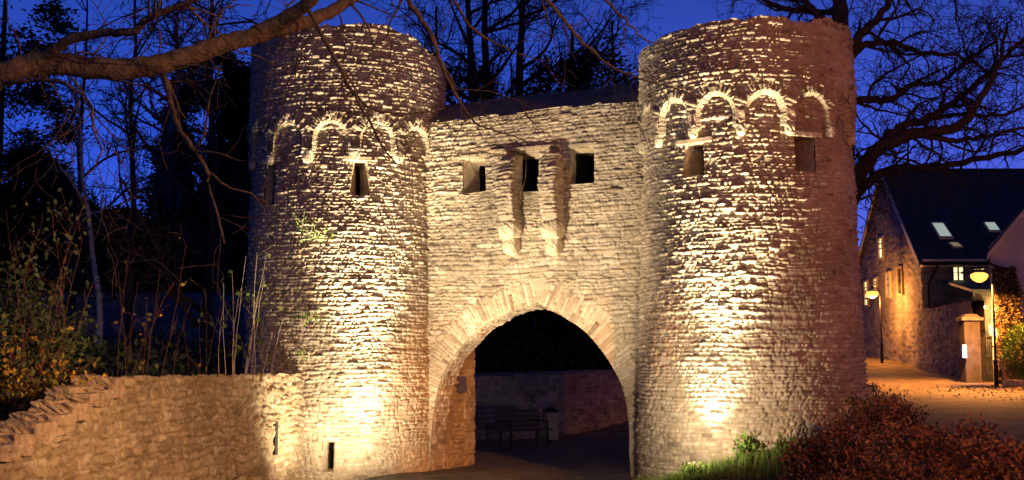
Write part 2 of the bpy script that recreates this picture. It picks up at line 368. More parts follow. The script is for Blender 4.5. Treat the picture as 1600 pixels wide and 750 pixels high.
def relief(name, us, vs, mapfn, rub, m, parent, holes=(), rings=(), top=None, extra=None, bottom=None, amp=1.0):
    """grid of (u,v) with stone relief pushed outwards; holes are cut clean; rings = (polyline, width, Rubble) of radial stones"""
    U, Vv = np.meshgrid(us, vs); nu, nv = len(us), len(vs); u = U.ravel().copy(); v = Vv.ravel().copy()
    h, col = rub(u, v)
    for line, wd, rr in rings:
        k = np.where((u > min(p[0] for p in line) - wd) & (u < max(p[0] for p in line) + wd) & (v > min(p[1] for p in line) - wd) & (v < max(p[1] for p in line) + wd))[0]
        if not len(k): continue
        d, _, _, s = nearest(u[k], v[k], line, False)
        wob = wd * (1 + .22 * noise(s * 14, s * 0, rub.seed + 40))
        q = d < wob; k = k[q]; d = d[q]; s = s[q]
        hh, cc = rr(d, s, .35); h[k] = hh + .004; col[k] = cc
    keep = np.ones(len(u), bool); snapped = np.zeros(len(u), bool)
    for poly in holes: keep &= ~inside(u, v, poly)
    idx = np.arange(nu * nv).reshape(nv, nu)
    F = np.stack([idx[:-1, :-1].ravel(), idx[:-1, 1:].ravel(), idx[1:, 1:].ravel(), idx[1:, :-1].ravel()], 1)
    F = F[keep[F].sum(1) >= 1] if holes else F
    if top is not None:
        fc = F[:, 0]; F = F[v[F[:, 0]] < top(u[F[:, 0]])]
    used = np.zeros(len(u), bool); used[F.ravel()] = True
    for poly in holes:
        k = np.where(used & ~keep)[0]; 
        if not len(k): continue
        ins = inside(u[k], v[k], poly); k = k[ins]
        if not len(k): continue
        d, x, y, _ = nearest(u[k], v[k], poly); u[k] = x; v[k] = y; h[k] = .012 + .4 * h[k]
    if extra is not None: h = h + extra(u, v)
    P = mapfn(u, v, h * amp)
    rm = -np.ones(len(u), int); ku = np.where(used)[0]; rm[ku] = np.arange(len(ku))
    me = np_mesh(name, P[ku], rm[F], col[ku])
    return link(name, me, m, parent)

def reveal(name, outer, inner, depth, mapfn, m, parent, deep=0.8, void=True, seed=1):
    """splayed reveal from the outer outline to a smaller inner opening, then a near-black box standing for the unlit room"""
    n = len(outer); O = np.array(outer, float); I = np.array(inner, float); st = 7; V = []; 
    sub = []
    for i in range(n):
        for k in range(6): sub.append((i, k / 6))
    rows = []
    for j in range(st + 1):
        t = j / st; r = []
        for i, q in sub:
            a = O[i] * (1 - q) + O[(i + 1) % n] * q; b = I[i] * (1 - q) + I[(i + 1) % n] * q
            p = a * (1 - t) + b * t; p = p + .012 * np.array([noise(j * 1.7 + seed, i * 9 + q * 6, 3), noise(j * 1.7 + seed, i * 7 + q * 6, 4)]) * (j > 0)
            r.append((p[0], p[1], -depth * t - .0))
        rows.append(r)
    A = np.array(rows).reshape(-1, 3); V = mapfn(A[:, 0], A[:, 1], A[:, 2]); m_ = len(sub)
    F = []
    for j in range(st):
        for i in range(m_): F.append((j * m_ + i, j * m_ + (i + 1) % m_, (j + 1) * m_ + (i + 1) % m_, (j + 1) * m_ + i))
    w_ = link(name, np_mesh(name, V, F), m, parent)
    if void:
        A = np.array([(p[0], p[1], -depth - .002) for p in I] + [(p[0], p[1], -depth - deep) for p in I])
        V = mapfn(A[:, 0], A[:, 1], A[:, 2]); F = [(i, (i + 1) % n, n + (i + 1) % n, n + i) for i in range(n)]
        mb = MB(); mb.poly(V, F + [tuple(range(n, 2 * n))]); o = mb.build('dark_recess', M['void'], w_)
    return w_

# ---------------------------------------------------------------- ground
YR = [0, 14, 20, 30, 47, 57, 62, 68, 80, 140]; ZR = [0, .12, .32, .78, 1.42, 1.76, 2.25, 2.6, 3.3, 4.5]
def ground_z(x, y):
    x = np.asarray(x, float); y = np.asarray(y, float)
    zr = np.interp(y, YR, ZR); s = sstep(0.8, 7.0, x - .02 * (y - 24))
    zl = sstep(-5.1, -5.9, x) * sstep(4, 9, y) * (1.25 + .02 * np.clip(y - 12, 0, 40))
    return zr * s + zl - .04 - .15 * sstep(-2.0, -3.3, x) * sstep(26, 24, y) + .50 * np.exp(-((x - 3.9) / 1.6) ** 2 - ((y - 19.1) / .9) ** 2) + np.where(y > 26, .012 * np.clip(y - 26, 0, 60) * (1 - s) * (x > -5), 0)
gx = np.concatenate([[-900, -400, -200, -100], np.arange(-60, 61, 1.0), [100, 200, 400, 900]])
gx = np.unique(np.concatenate([gx, np.arange(-7, 9, .25)]))
gy = np.concatenate([[-300, -100, -30], np.arange(-10, 101, 1.0), [140, 250, 500, 1500]])
X, Y = np.meshgrid(gx, gy); Z = ground_z(X, Y) + .01 * noise(X * 1.7, Y * 1.7, 3)
i = np.arange(X.size).reshape(X.shape)
F = np.stack([i[:-1, :-1].ravel(), i[:-1, 1:].ravel(), i[1:, 1:].ravel(), i[1:, :-1].ravel()], 1)
tag(link('ground', np_mesh('ground', np.stack([X.ravel(), Y.ravel(), Z.ravel()], 1), F, smooth=True), M['earth']), kind='structure')
def sheet(name, outline_fn, m, lift, ys, nx=14):
    V = []; 
    for y in ys:
        a, b = outline_fn(y)
        for k in range(nx):
            x = a + (b - a) * k / (nx - 1); V.append((x, y, 0))
    V = np.array(V); V[:, 2] = ground_z(V[:, 0], V[:, 1]) + lift + .01 * noise(V[:, 0] * 1.7, V[:, 1] * 1.7, 3)
    i = np.arange(len(V)).reshape(len(ys), nx)
    F = np.stack([i[:-1, :-1].ravel(), i[:-1, 1:].ravel(), i[1:, 1:].ravel(), i[1:, :-1].ravel()], 1)
    return tag(link(name, np_mesh(name, V, F, smooth=True), m), kind='structure')
sheet('gate_lane', lambda y: (-4.6 if y < 24.4 else -2.6, 2.2 if y < 25 else np.interp(y, [25, 30, 40], [2.6, 5, 8])), M['asphalt'], .012, np.arange(-4, 44, .5), 30)
sheet('road', lambda y: (np.interp(y, [5, 18, 26, 60, 75], [6.0, 6.3, 6.6, 14.5, 14.5]), np.interp(y, [5, 45, 47, 57, 75], [19, 19, 17.4, 18.7, 18.7])), M['road'], .02, np.arange(-4, 76, .5), 40)

# ---------------------------------------------------------------- towers
def tower(cx, cy, prof, splay, H, face, seed, arch0, dphi, z_crown, z_spring, r_arch, z_bot, lip, windows, label, slot=None, ztop_fn=None, base=-.5):
    """face = direction (radians) from the axis to the camera; phi is measured from it, positive to the right in the picture"""
    th = empty('round_tower', (cx, cy, 0), 0, label=label, cat='tower', group='round gate towers')
    Rm = prof[1][1]; Rt = prof[-1][1]
    def rad(v): return np.interp(v, [p[0] for p in prof], [p[1] for p in prof])
    def mk(off):
        def f(u, v, h):
            a = face + u / Rm; r = rad(v) + off + h
            return np.stack([cx + r * np.cos(a), cy + r * np.sin(a), v], 1)
        return f
    L = PI * Rm; fine = .0165
    us = np.concatenate([np.linspace(-L, -L * .62, 24)[:-1], np.arange(-L * .62, L * .62, fine), np.linspace(L * .62, L, 24)])
    rub = Rubble(seed, 2 * L, H, ch=(.036, .092), sw=(.06, .27), prot=.0125, tilt=.24)
    shift = lambda f: (lambda u, v, w=1.0: f(u + L, v, w))
    class SR:                                            # shifts u to positive
        def __init__(s, r): s.r = r; s.seed = r.seed
        def __call__(s, u, v, warp=1.0): return s.r(u + L, v, warp)
    sr = SR(rub)
    # arcade: one closed outline below which the projecting upper wall is cut away
    arches = [(R(arch0 + dphi * k)) * Rm for k in range(-7, 8)]
    arches = [a for a in arches if abs(a) < L - .5]
    def arcade(cut):
        ln_ = []
        for a in arches:
            cw = r_arch - cut
            ln_.append((a - cw, z_bot + cut * .3))
            ln_ += [(a - cw * math.cos(t), z_spring + (z_crown - cut - z_spring) * math.sin(t)) for t in np.linspace(0, PI, 15)]
            ln_.append((a + cw, z_bot + cut * .3))
        return ln_
    line = arcade(0.0); line_in = arcade(splay)
    hole = [(-L - .1, z_bot - 1.0), (-L - .1, z_bot)] + line + [(L + .1, z_bot), (L + .1, z_bot - 1.0)]
    holes = []; wins = []
    for (ph, z0, z1, wb, wt, ib, it, dep) in windows:
        c = R(ph) * Rm; outer = [(c - wb / 2, z0), (c + wb / 2, z0), (c + wt / 2, z1), (c - wt / 2, z1)]
        inner = [(c + ib[0], z0 + .03), (c + ib[1], z0 + .03), (c + it[1], z1 - .03), (c + it[0], z1 - .03)]
        holes.append(outer); wins.append((outer, inner, dep))
    vs_low = np.arange(base, z_crown + .15, fine)
    relief('wall', us, vs_low, mk(0), sr, M['stone'], th, holes=holes, amp=.92)
    vring = Rubble(seed + 50, 3.0, 40, ch=(.04, .075), sw=(.15, .32), prot=.016, tilt=.22, v0=-1)
    rings = [([(a - r_arch * math.cos(t), z_spring + (z_crown - z_spring) * math.sin(t)) for t in np.linspace(0, PI, 15)], .19, vring) for a in arches]
    tf = ztop_fn or (lambda u: H + 0 * u)
    relief('upper_wall', us, np.arange(z_bot - .1, H + .4, fine), mk(lip), sr, M['stone'], th, holes=[hole], rings=rings, amp=.92, top=lambda u: tf(u / Rm) + .05 * np.floor(3 * noise(u * 3.1, u * 0, seed)) / 3 + .02 * noise(u * 9, u * 0, seed + 1))
    # soffit strip under the arches and between the corbels
    ln, l2 = [], []
    for p, q, p2, q2 in zip(line[:-1], line[1:], line_in[:-1], line_in[1:]):
        n_ = max(1, int(math.hypot(q[0] - p[0], q[1] - p[1]) / .015))
        ln += [(p[0] + (q[0] - p[0]) * k / n_, p[1] + (q[1] - p[1]) * k / n_) for k in range(n_)]
        l2 += [(p2[0] + (q2[0] - p2[0]) * k / n_, p2[1] + (q2[1] - p2[1]) * k / n_) for k in range(n_)]
    ln = np.array(ln); l2 = np.array(l2); nn = 6; V = []
    sl_ = np.concatenate([[0], np.cumsum(np.hypot(*np.diff(ln, axis=0).T))]); rb_ = np.random.RandomState(seed + 3)
    ed = np.cumsum(rb_.uniform(.05, .11, int(sl_[-1] / .05) + 10)); bi = np.searchsorted(ed, sl_); jt = np.minimum(np.abs(sl_ - ed[bi]), np.abs(sl_ - ed[np.maximum(bi - 1, 0)]))
    blk = rb_.normal(0, .0045, len(ed))[bi] - .007 * (jt < .007); tc_ = rb_.rand(len(ed))[bi]
    sc_ = np.tile(np.stack([tc_, (jt > .009) * 1.0, tc_], 1), (nn, 1))
    for j in range(nn):
        t = j / (nn - 1); wv = (blk + .006 * noise(ln[:, 0] * 23, ln[:, 1] * 19 + j * 1.3, seed)) * (0 < j); L_ = l2 * (1 - t) + ln * t
        V.append(mk(0)(L_[:, 0], L_[:, 1] + wv, np.full(len(ln), -.02 + (lip + .035) * t) + wv * .6))
    V = np.concatenate(V); m_ = len(ln); F = [(j * m_ + i, j * m_ + i + 1, (j + 1) * m_ + i + 1, (j + 1) * m_ + i) for j in range(nn - 1) for i in range(m_ - 1)]
    link('arcade_soffit', np_mesh('arcade_soffit', V, F, sc_), M['soffit_stone'], th)
    # corbel stones between the arches
    rg = random.Random(seed)
    for a, b in zip(arches[:-1], arches[1:]):
        c = (a + b) / 2; 
        if abs(c / Rm) > R(95): continue
        ang = face + c / Rm; r = rad(z_bot) + lip * .5
        lump('corbel', (cx + r * math.cos(ang), cy + r * math.sin(ang), z_bot - .02 + rg.uniform(-.03, .03)), (lip * 1.5, (b - a) - 2 * r_arch - .01, rg.uniform(.20, .30)), M['soffit'], th, seed=rg.randint(0, 99), rz=ang, sub=2, rough=.12, box=.35)
    for i, (o, inn, dep) in enumerate(wins): 
        rv = reveal('window', o, inn, dep, mk(0), M['stone_reveal'], th, seed=seed + i)
        mb = MB(); c = (o[0][0] + o[1][0]) / 2; a = face + c / Rm; z = o[2][1]; ww = o[1][0] - o[0][0]
        r = rad(z) - .10
        mb.box((cx + r * math.cos(a), cy + r * math.sin(a), z + .05), (.30, ww * 1.15 + .16, .085), rz=a)
        mb.build('lintel', M['stone_reveal'], rv, bevel=.012)
    # rubble top
    mb = MB(); N = 48
    P = [(cx + (Rt + lip - .10) * math.cos(2 * PI * k / N), cy + (Rt + lip - .10) * math.sin(2 * PI * k / N), H - .22) for k in range(N)]
    mb.poly(P + [(cx, cy, H - .15)], [(k, (k + 1) % N, N) for k in range(N)]); mb.build('top_infill', M['coping'], th)
    return th

aL = at(542, 375, 25.45); LX, LY = aL[0], 25.45
aR = at(1169, 375, 21.9); RX, RY = aR[0], 21.9
def zfront(py, D): return float(at(800, py, D)[2])
fL = math.atan2(-LY, -LX); fR = math.atan2(-RY, -RX)
DL = LY - 1.96; DR = RY - 1.85
zc, zb = zfront(186, DL - .08), zfront(238, DL)
tower(LX, LY, [(-1, 2.0), (0, 1.985), (4.5, 1.90), (6.2, 1.85), (8.3, 1.84)], .085, zfront(36, DL), fL, 11, -9.8, 26.2, zc, zc - .33, .345, zb, .09,
      [(7, zfront(304, DL), zfront(250, DL), .42, .27, (-.02, .10), (-.04, .07), .45),
       (-50.6, zfront(316, DL), zfront(256, DL + .7), .34, .34, (-.05, .13), (-.05, .13), .4),
       (-8, zfront(737, DL), zfront(690, DL), .19, .22, (-.06, .05), (-.06, .05), .3)],
      'round rubble stone tower at the left side of the gate, with ruined wall adjoining',
      ztop_fn=lambda a: zfront(36, DL) - .35 * sstep(.35, 1.1, a) - .10 * sstep(-.5, -1.1, a))
zc, zb = zfront(137, DR - .1), zfront(196, DR)
tower(RX, RY, [(-1, 1.93), (0, 1.92), (4.6, 1.79), (5.7, 1.73), (7.5, 1.68)], .115, zfront(27, DR), fR, 23, -15.3, 25.2, zc, zc - .33, .345, zb, .11,
      [(-28.5, zfront(271, DR + .2), zfront(220, DR + .2), .44, .38, (-.08, .17), (-.08, .15), .5),
       (31.5, zfront(268, DR + .2), zfront(214, DR + .2), .42, .42, (-.15, .12), (-.15, .12), .5)],
      'round rubble stone tower at the right side of the gate, beside the road and shrubs',
      ztop_fn=lambda a: zfront(27, DR) + .07 * sstep(.62, .66, a) - .16 * sstep(-.6, -1.2, a))

# ---------------------------------------------------------------- gate wall
GA = np.array([-1.617, 24.5]); GD = np.array([3.87, -2.0]); GL = np.linalg.norm(GD); GD = GD / GL
GN = np.array([GD[1], -GD[0]])                              # outward normal, towards the camera
assert GN[1] < 0
def gate_map(u, v, h):
    return np.stack([GA[0] + GD[0] * u + GN[0] * h, GA[1] + GD[1] * u + GN[1] * h, v], 1)
def guv(px, py, h=0.0):
    p = on_plane(px, py, (GA[0] + GN[0] * h, GA[1] + GN[1] * h, 0), np.array([GN[0], GN[1], 0]))
    return (float((p[0] - GA[0]) * GD[0] + (p[1] - GA[1]) * GD[1]), float(p[2]))
gate = empty('gate_wall', (GA[0] + GD[0] * 2, GA[1] + GD[1] * 2, 0), 0, label='beige rubble wall with pointed archway and three window openings between the two round towers', cat='gateway')
arch_px = [(673, 762), (674, 735), (675, 690), (677, 660), (681, 630), (688, 599), (700, 572), (714, 551), (730, 533), (748, 516), (768, 502), (790, 490.5), (815, 482.5), (840, 474),
           (864, 486.5), (888, 499.5), (912, 516), (934, 539), (956, 570), (972, 602), (980, 634), (984, 674), (984, 705), (986, 735), (987, 762)]
arch = [guv(*p) for p in arch_px]; APEX = 13
# densify with a Catmull-Rom pass
def catmull(P, n=4):
    P = [np.array(p, float) for p in P]; out_ = []
    for i in range(len(P) - 1):
        a = P[max(i - 1, 0)]; b = P[i]; c = P[i + 1]; d = P[min(i + 2, len(P) - 1)]
        for k in range(n):
            t = k / n; out_.append(.5 * ((2 * b) + (c - a) * t + (2 * a - 5 * b + 4 * c - d) * t * t + (3 * b - a - 3 * c + d) * t ** 3))
    out_.append(P[-1]); return out_
arch = [(float(p[0]), float(p[1])) for p in catmull(arch[:APEX + 1], 3)[:-1] + catmull(arch[APEX:], 3)]
zt = zfront(175, 23.5)
ztl = guv(675, 191)[1]; ztr = guv(997, 157)[1]
def rect(p): return [guv(*q) for q in p]
gw = [rect([(724, 303), (760, 299), (759, 247), (724, 249)]), rect([(800, 301), (842, 299), (843, 238), (803, 238)]), rect([(888, 289), (929, 286), (929, 230), (892, 232)])]
rubg = Rubble(37, 8, 8, ch=(.038, .098), sw=(.06, .28), prot=.012, tilt=.22)
class SG:
    seed = 37
    def __call__(s, u, v, warp=1.0): return rubg(u + 2.0, v, warp)
vous = Rubble(77, 3.0, 40, ch=(.045, .085), sw=(.42, .60), prot=.010, tilt=.12, v0=-1)
ring_line = arch[9:-9]
hole = arch + [(arch[-1][0], -1.0), (arch[0][0], -1.0)]
relief('wall', np.arange(-.45, 4.75, .0165), np.arange(-.4, max(ztl, ztr) + .1, .0165), gate_map, SG(), M['stone'], gate,
       holes=[hole] + gw, rings=[(ring_line, .46, vous)], amp=.85, top=lambda u: ztl + (ztr - ztl) * u / GL + .03 * noise(u * 5, u * 0, 5))
# inner windows
for i, (o, inn) in enumerate(zip(gw, [(.15, .62, .5), (.05, .95, .36), (.06, .95, .26)])):
    u0, u1 = o[0][0], o[1][0]; v0, v1 = o[0][1], o[2][1]; W = u1 - u0
    a, b = u0 + W * inn[0], u0 + W * inn[1]
    rv = reveal('window', o, [(a, v0 + .04), (b, v0 + .04), (b, v1 - .05), (a, v1 - .05)], inn[2], gate_map, M['stone_reveal'], gate, deep=1.0, seed=60 + i)
# passage: jambs and vault
d0 = np.array(arch); seg = np.hypot(*np.diff(d0, axis=0).T); cum = np.concatenate([[0], np.cumsum(seg)])
ss = np.arange(0, cum[-1], .022); au = np.interp(ss, cum, d0[:, 0]); av = np.interp(ss, cum, d0[:, 1])
tu = np.gradient(au, ss); tv = np.gradient(av, ss); tl = np.hypot(tu, tv); nu_, nv_ = tv / tl, -tu / tl
RING, DEP = .50, 1.62
rubp = Rubble(91, 4, 14, ch=(.07, .13), sw=(.12, .34), prot=.016, tilt=.16, v0=-1)
rubf = Rubble(92, 4, 14, ch=(.14, .28), sw=(.22, .5), prot=.004, tilt=.03, v0=-1)
def extruder(au, av, nu_, nv_, ss):
    def f(s, d, h):
        U = np.interp(s, ss, au) + np.interp(s, ss, nu_) * h; V = np.interp(s, ss, av) + np.interp(s, ss, nv_) * h
        return gate_map(U, V, -d)
    return f
pass_ring = extruder(au, av, nu_, nv_, ss)
class SQ:
    seed = 91
    def __call__(s, u, v, warp=1.0):
        h, c = rubp(v, u, warp); return h * sstep(0, .06, v), c
relief('arch_ring_soffit', ss[:-1], np.arange(-.03, RING, .022), pass_ring, SQ(), M['stone'], gate, amp=.6)
# the hall behind the ring: upright jambs and a higher vault
ul_, ur_ = arch[1][0], arch[-2][0]
hall = [(ul_, -.45), (ul_, 1.0), (ul_, 2.55)] + [((ul_ + ur_) / 2 - (ur_ - ul_) / 2 * math.cos(t), 2.55 + 1.15 * math.sin(t)) for t in np.linspace(0, PI, 17)[1:-1]] + [(ur_, 2.55), (ur_, 1.0), (ur_, -.45)]
dh = np.array(hall); sgh = np.hypot(*np.diff(dh, axis=0).T); ch_ = np.concatenate([[0], np.cumsum(sgh)])
sh = np.arange(0, ch_[-1], .022); hu = np.interp(sh, ch_, dh[:, 0]); hv = np.interp(sh, ch_, dh[:, 1])
gu = np.gradient(hu, sh); gv = np.gradient(hv, sh); gl = np.hypot(gu, gv)
pass_map = extruder(hu, hv, gv / gl, -gu / gl, sh)
class SP:
    seed = 91
    def __call__(s, u, v, warp=1.0):
        h1, c1 = rubp(v, u, warp * 1.3); h2, c2 = rubf(v, u, .5)
        mid = (v > .78 + .05 * noise(u * 4, v * 0, 5)) & (v < 1.24 + .05 * noise(u * 4, v * 0, 6)) & (u < 2.5) & (u > .6)
        h = np.where(mid, h1 * 1.5 - .045, h2 + .01); c = np.where(mid[:, None], c1, c2); return h, c
relief('archway_passage', sh[:-1], np.arange(RING, DEP, .02), pass_map, SP(), M['stone_warm'], gate)
mb = MB(); V = []
for x, y in arch: V.append(gate_map(np.array([x]), np.array([y]), np.array([-RING]))[0])
m_ = len(V); 
for k in range(m_):
    t = k / (m_ - 1) * ch_[-1]; V.append(gate_map(np.array([np.interp(t, ch_, dh[:, 0])]), np.array([np.interp(t, ch_, dh[:, 1])]), np.array([-RING]))[0])
mb.poly(V, [(k, k + 1, m_ + k + 1, m_ + k) for k in range(m_ - 1)]); mb.build('ring_back_face', M['coping'], gate)
# masonry behind the front face, above the vault (closes the wall's thickness)
mb = MB()
top_l = ztl - .03; top_r = ztl + (ztr - ztl) + -.03
def gpt(u, v, d): return gate_map(np.array([u]), np.array([v]), np.array([-d]))[0]
back = [( -.6, -.4)] + [(x, y) for x, y in arch[:1]] 
# back face as quads fanned round the arch
bf = [(x, y) for x, y in hall]; m_ = len(bf); V = [gpt(x, y, DEP) for x, y in bf]; F = []
oth = []
for k, (x, y) in enumerate(bf):
    t = k / (m_ - 1)
    if t < .3: oth.append((-.8, -.4 + (6.6 + .4) * t / .3))
    elif t > .7: oth.append((4.9, -.4 + 7.0 * (1 - t) / .3))
    else: oth.append((-.8 + 5.7 * (t - .3) / .4, 6.6))
V += [gpt(x, y, DEP) for x, y in oth]
for k in range(m_ - 1): F.append((k, k + 1, m_ + k + 1, m_ + k))
mb.poly(V, F); mb.build('rear_face', M['coping'], gate)
# sloping coping on the crest
rg = np.random.RandomState(5)
us = np.arange(-.35, 4.62, .05); ds = np.arange(0, 1.0, .05); U, Dd = np.meshgrid(us, ds)
lin = ztl + (ztr - ztl) * U / GL
zz = lin - .02 + .05 * sstep(0, .08, Dd) + Dd * .55 + .022 * noise(U * 5, Dd * 9, 8) + .012 * np.floor(2 * noise(U * 2.2, Dd * 3.4, 9))
P = gate_map(U.ravel(), zz.ravel(), .03 - Dd.ravel()); i = np.arange(U.size).reshape(U.shape)
F = np.stack([i[:-1, :-1].ravel(), i[:-1, 1:].ravel(), i[1:, 1:].ravel(), i[1:, :-1].ravel()], 1)
link('coping', np_mesh('coping', P, F), M['coping'], gate)
mb = MB(); a, b = .95, 2.15; zl_, zr_ = ztl + .45, ztr + .45
mb.poly([gpt(-.3, zl_, a), gpt(4.6, zr_ + .0, a), gpt(4.6, zr_, b), gpt(-.3, zl_, b), gpt(-.3, zl_ - 1, b), gpt(4.6, zr_ - 1, b)], [(0, 1, 2, 3), (3, 2, 5, 4)]); mb.build('wall_walk', M['coping'], gate)

# two stone piers of the lost machicolation, cantilevered on corbels
def pier(top_px, right_px, bot_v, seed):
    """front outline from pixels; projects .34 m at the top and tapers back to the wall below"""
    pj = .44
    (ul, vt), (ur, _) = guv(*top_px, pj), guv(*right_px, pj)
    W = ur - ul
    rb = Rubble(seed, 3, 8, ch=(.055, .085), sw=(.3, .5), prot=.022, tilt=.2)
    o = empty('machicolation_pier'); o.parent = gate; bpy.context.view_layer.update(); o.matrix_parent_inverse = gate.matrix_world.inverted()
    H_ = vt - bot_v; vv = np.arange(bot_v, vt, .017); per = [0, pj + .02, pj + .02 + W, 2 * pj + .04 + W]
    sx = np.arange(0, per[-1] + .01, .017); Sx, Vv = np.meshgrid(sx, vv); s_, v_ = Sx.ravel(), Vv.ravel()
    h, col = rb(s_ + .5, v_)
    smooth_side = (s_ > per[2] + .02) | (s_ < per[1] - .02)
    h = np.where(smooth_side, h * .35, h)
    # depth profile: full projection above, sloping back near the bottom
    k = pj * np.interp((v_ - bot_v) / H_, [0, .25, .5, .75, 1.0], [.62, .86, 1.0, .86, .50])
    x = np.where(s_ < per[1], ul - h, np.where(s_ > per[2], ul + W + h, ul + (s_ - per[1])))
    f = np.where(s_ < per[1], s_ / per[1], np.where(s_ > per[2], (per[3] - s_) / (per[3] - per[2]), 1.0))
    dpt = -.03 + (k + .03) * f + np.where((s_ >= per[1]) & (s_ <= per[2]), h, 0)
    P = gate_map(x, v_, dpt); i = np.arange(len(x)).reshape(Sx.shape)
    F = np.stack([i[:-1, :-1].ravel(), i[:-1, 1:].ravel(), i[1:, 1:].ravel(), i[1:, :-1].ravel()], 1)
    pr = link('machicolation_pier', np_mesh('machicolation_pier', P, F, col), M['stone'], gate)
    bpy.data.objects.remove(o)
    rz = math.atan2(GD[1], GD[0])
    for k_, (dz, pr_, hh, ww) in enumerate(((-.10, .36, .32, 1.3), (-.37, .26, .34, .95))):
        c = gate_map(np.array([ul + W / 2]), np.array([bot_v + dz]), np.array([pr_ / 2 - .02]))[0]
        lump('corbel', c, (W * ww, pr_ + .06, hh), M['soffit'], pr, seed=seed + k_, rz=rz, sub=3, rough=.07, box=.30)
    return pr
pier((776, 241), (797, 241), guv(790, 352, .2)[1], 130)
pier((842, 238), (864, 238), guv(850, 352, .2)[1], 150)
mb = MB()
# wide lintel over the middle opening
a = guv(768, 238); b = guv(876, 233)
c = gate_map(np.array([(a[0] + b[0]) / 2]), np.array([(a[1] + b[1]) / 2 + .03]), np.array([.0]))[0]
mb.box(c, (b[0] - a[0], .22, .06), rz=math.atan2(GD[1], GD[0])); mb.build('lintel', M['stone_reveal'], gate, bevel=.012)
for o in gw[::2]:
    mb = MB(); c = gate_map(np.array([(o[2][0] + o[3][0]) / 2]), np.array([(o[2][1] + o[3][1]) / 2 + .045]), np.array([-.08]))[0]
    mb.box(c, (o[2][0] - o[3][0] + .12, .26, .075), rz=math.atan2(GD[1], GD[0])); mb.build('lintel', M['stone_reveal'], gate, bevel=.012)
# small grey cabinet on the passage's left jamb
mb = MB(); q = pass_map(np.array([.45 + guv(735, 598)[1] - .05]), np.array([1.08]), np.array([.03]))[0]
rzj = math.atan2(GD[1], GD[0])
mb.box(q, (.09, .30, .32), rz=rzj); box_ = mb.build('wall_cabinet', M['grey_metal'], None, bevel=.01)
tag(box_, 'small grey metal cabinet on the left jamb inside the archway', 'cabinet')
mb = MB(); mb.box(q + np.array([.0, 0, 0]) + np.append(GD * .048, 0), (.006, .30, .24), rz=rzj); mb.build('cabinet_door', M['grey_metal'], box_)

# ---------------------------------------------------------------- ruined garden wall on the left
RP = [np.array(p) for p in [(-3.75, 24.2), (-3.98, 22.5), (-4.2, 19.8), (-4.42, 17.0), (-4.60, 14.2), (-4.78, 12.0), (-4.95, 9.0), (-5.05, 6.0)]]
rc = np.array(catmull(RP, 6)); rseg = np.concatenate([[0], np.cumsum(np.hypot(*np.diff(rc, axis=0).T))]); RL = rseg[-1]
rtx = np.gradient(rc[:, 0], rseg); rty = np.gradient(rc[:, 1], rseg)
def ruin_map(u, v, h):
    x = np.interp(u, rseg, rc[:, 0]); y = np.interp(u, rseg, rc[:, 1]); tx = np.interp(u, rseg, rtx); ty = np.interp(u, rseg, rty)
    l = np.hypot(tx, ty); return np.stack([x - ty / l * h, y + tx / l * h, v], 1)   # outward = right of the run towards the camera
def ruin_top(u):
    y = np.interp(u, rseg, rc[:, 1])
    prof = np.interp(y, [6, 9, 11.9, 12.0, 12.45, 12.5, 13.1, 13.15, 13.5, 13.55, 13.95, 14.0, 14.5, 14.55, 14.9, 14.95, 30],
                     [.8, .95, 1.08, 1.16, 1.19, 1.26, 1.28, 1.34, 1.36, 1.45, 1.47, 1.57, 1.59, 1.69, 1.71, 1.79, 1.79])
    return prof
ruin = empty('ruined_wall', (-4.4, 17, 0), 0, label='low rubble garden wall stepping down in ruin from the left tower towards the viewer', cat='wall')
rubr = Rubble(55, 24, 3, ch=(.06, .14), sw=(.08, .30), prot=.020, tilt=.24)
class SRu:
    seed = 55
    def __call__(s, u, v, warp=1.0): return rubr(u + .5, v, warp * 2.3)
relief('wall', np.arange(0, RL, .024), np.arange(-.35, 1.95, .02), ruin_map, SRu(), M['stone_ruin'], ruin, amp=1.2, top=lambda u: ruin_top(u) + .02 * noise(u * 6, u * 0, 4))
# top surface and back
us = np.arange(0, RL, .06); ds = np.linspace(0, .55, 8); U, Dd = np.meshgrid(us, ds)
zz = ruin_top(U) - .015 + .03 * noise(U * 6, Dd * 8, 12) - .25 * sstep(.5, .56, Dd) * 6
P = ruin_map(U.ravel(), zz.ravel(), .02 - Dd.ravel()); i = np.arange(U.size).reshape(U.shape)
F = np.stack([i[:-1, :-1].ravel(), i[:-1, 1:].ravel(), i[1:, 1:].ravel(), i[1:, :-1].ravel()], 1)
link('wall_top', np_mesh('wall_top', P, F), M['slab'], ruin)
rr = random.Random(8); u = 9.35
while u < RL - 1.0:
    ln_ = rr.uniform(.26, .58); z = float(ruin_top(np.array([u + ln_ / 2]))[0])
    for row in range(2):
        th_ = rr.uniform(.13, .24); dd = -.05 - row * rr.uniform(.20, .28)
        p = ruin_map(np.array([u + ln_ / 2]), np.array([z - th_ * .10 + row * .03]), np.array([dd]))[0]
        t = ruin_map(np.array([u + ln_ / 2 + .1]), np.array([z]), np.array([dd]))[0]
        ang = math.atan2(t[1] - p[1], t[0] - p[0]) + rr.uniform(-.05, .05)
        lump('loose_slab', p, (ln_, rr.uniform(.26, .36), th_), M['slab'], ruin, seed=rr.randint(0, 999), rz=ang, sub=3, rough=.11, box=.86)
    u += ln_ * .92
# near-black box on the ruin wall face, painting the shade of a narrow slit
p = ruin_map(np.array([2.4]), np.array([.72]), np.array([.05]))[0]; t = ruin_map(np.array([2.5]), np.array([.72]), np.array([.03]))[0]
mb = MB(); mb.box(p, (.10, .05, .55), rz=math.atan2(t[1] - p[1], t[0] - p[0])); mb.build('slit_shade_box', M['void'], ruin)

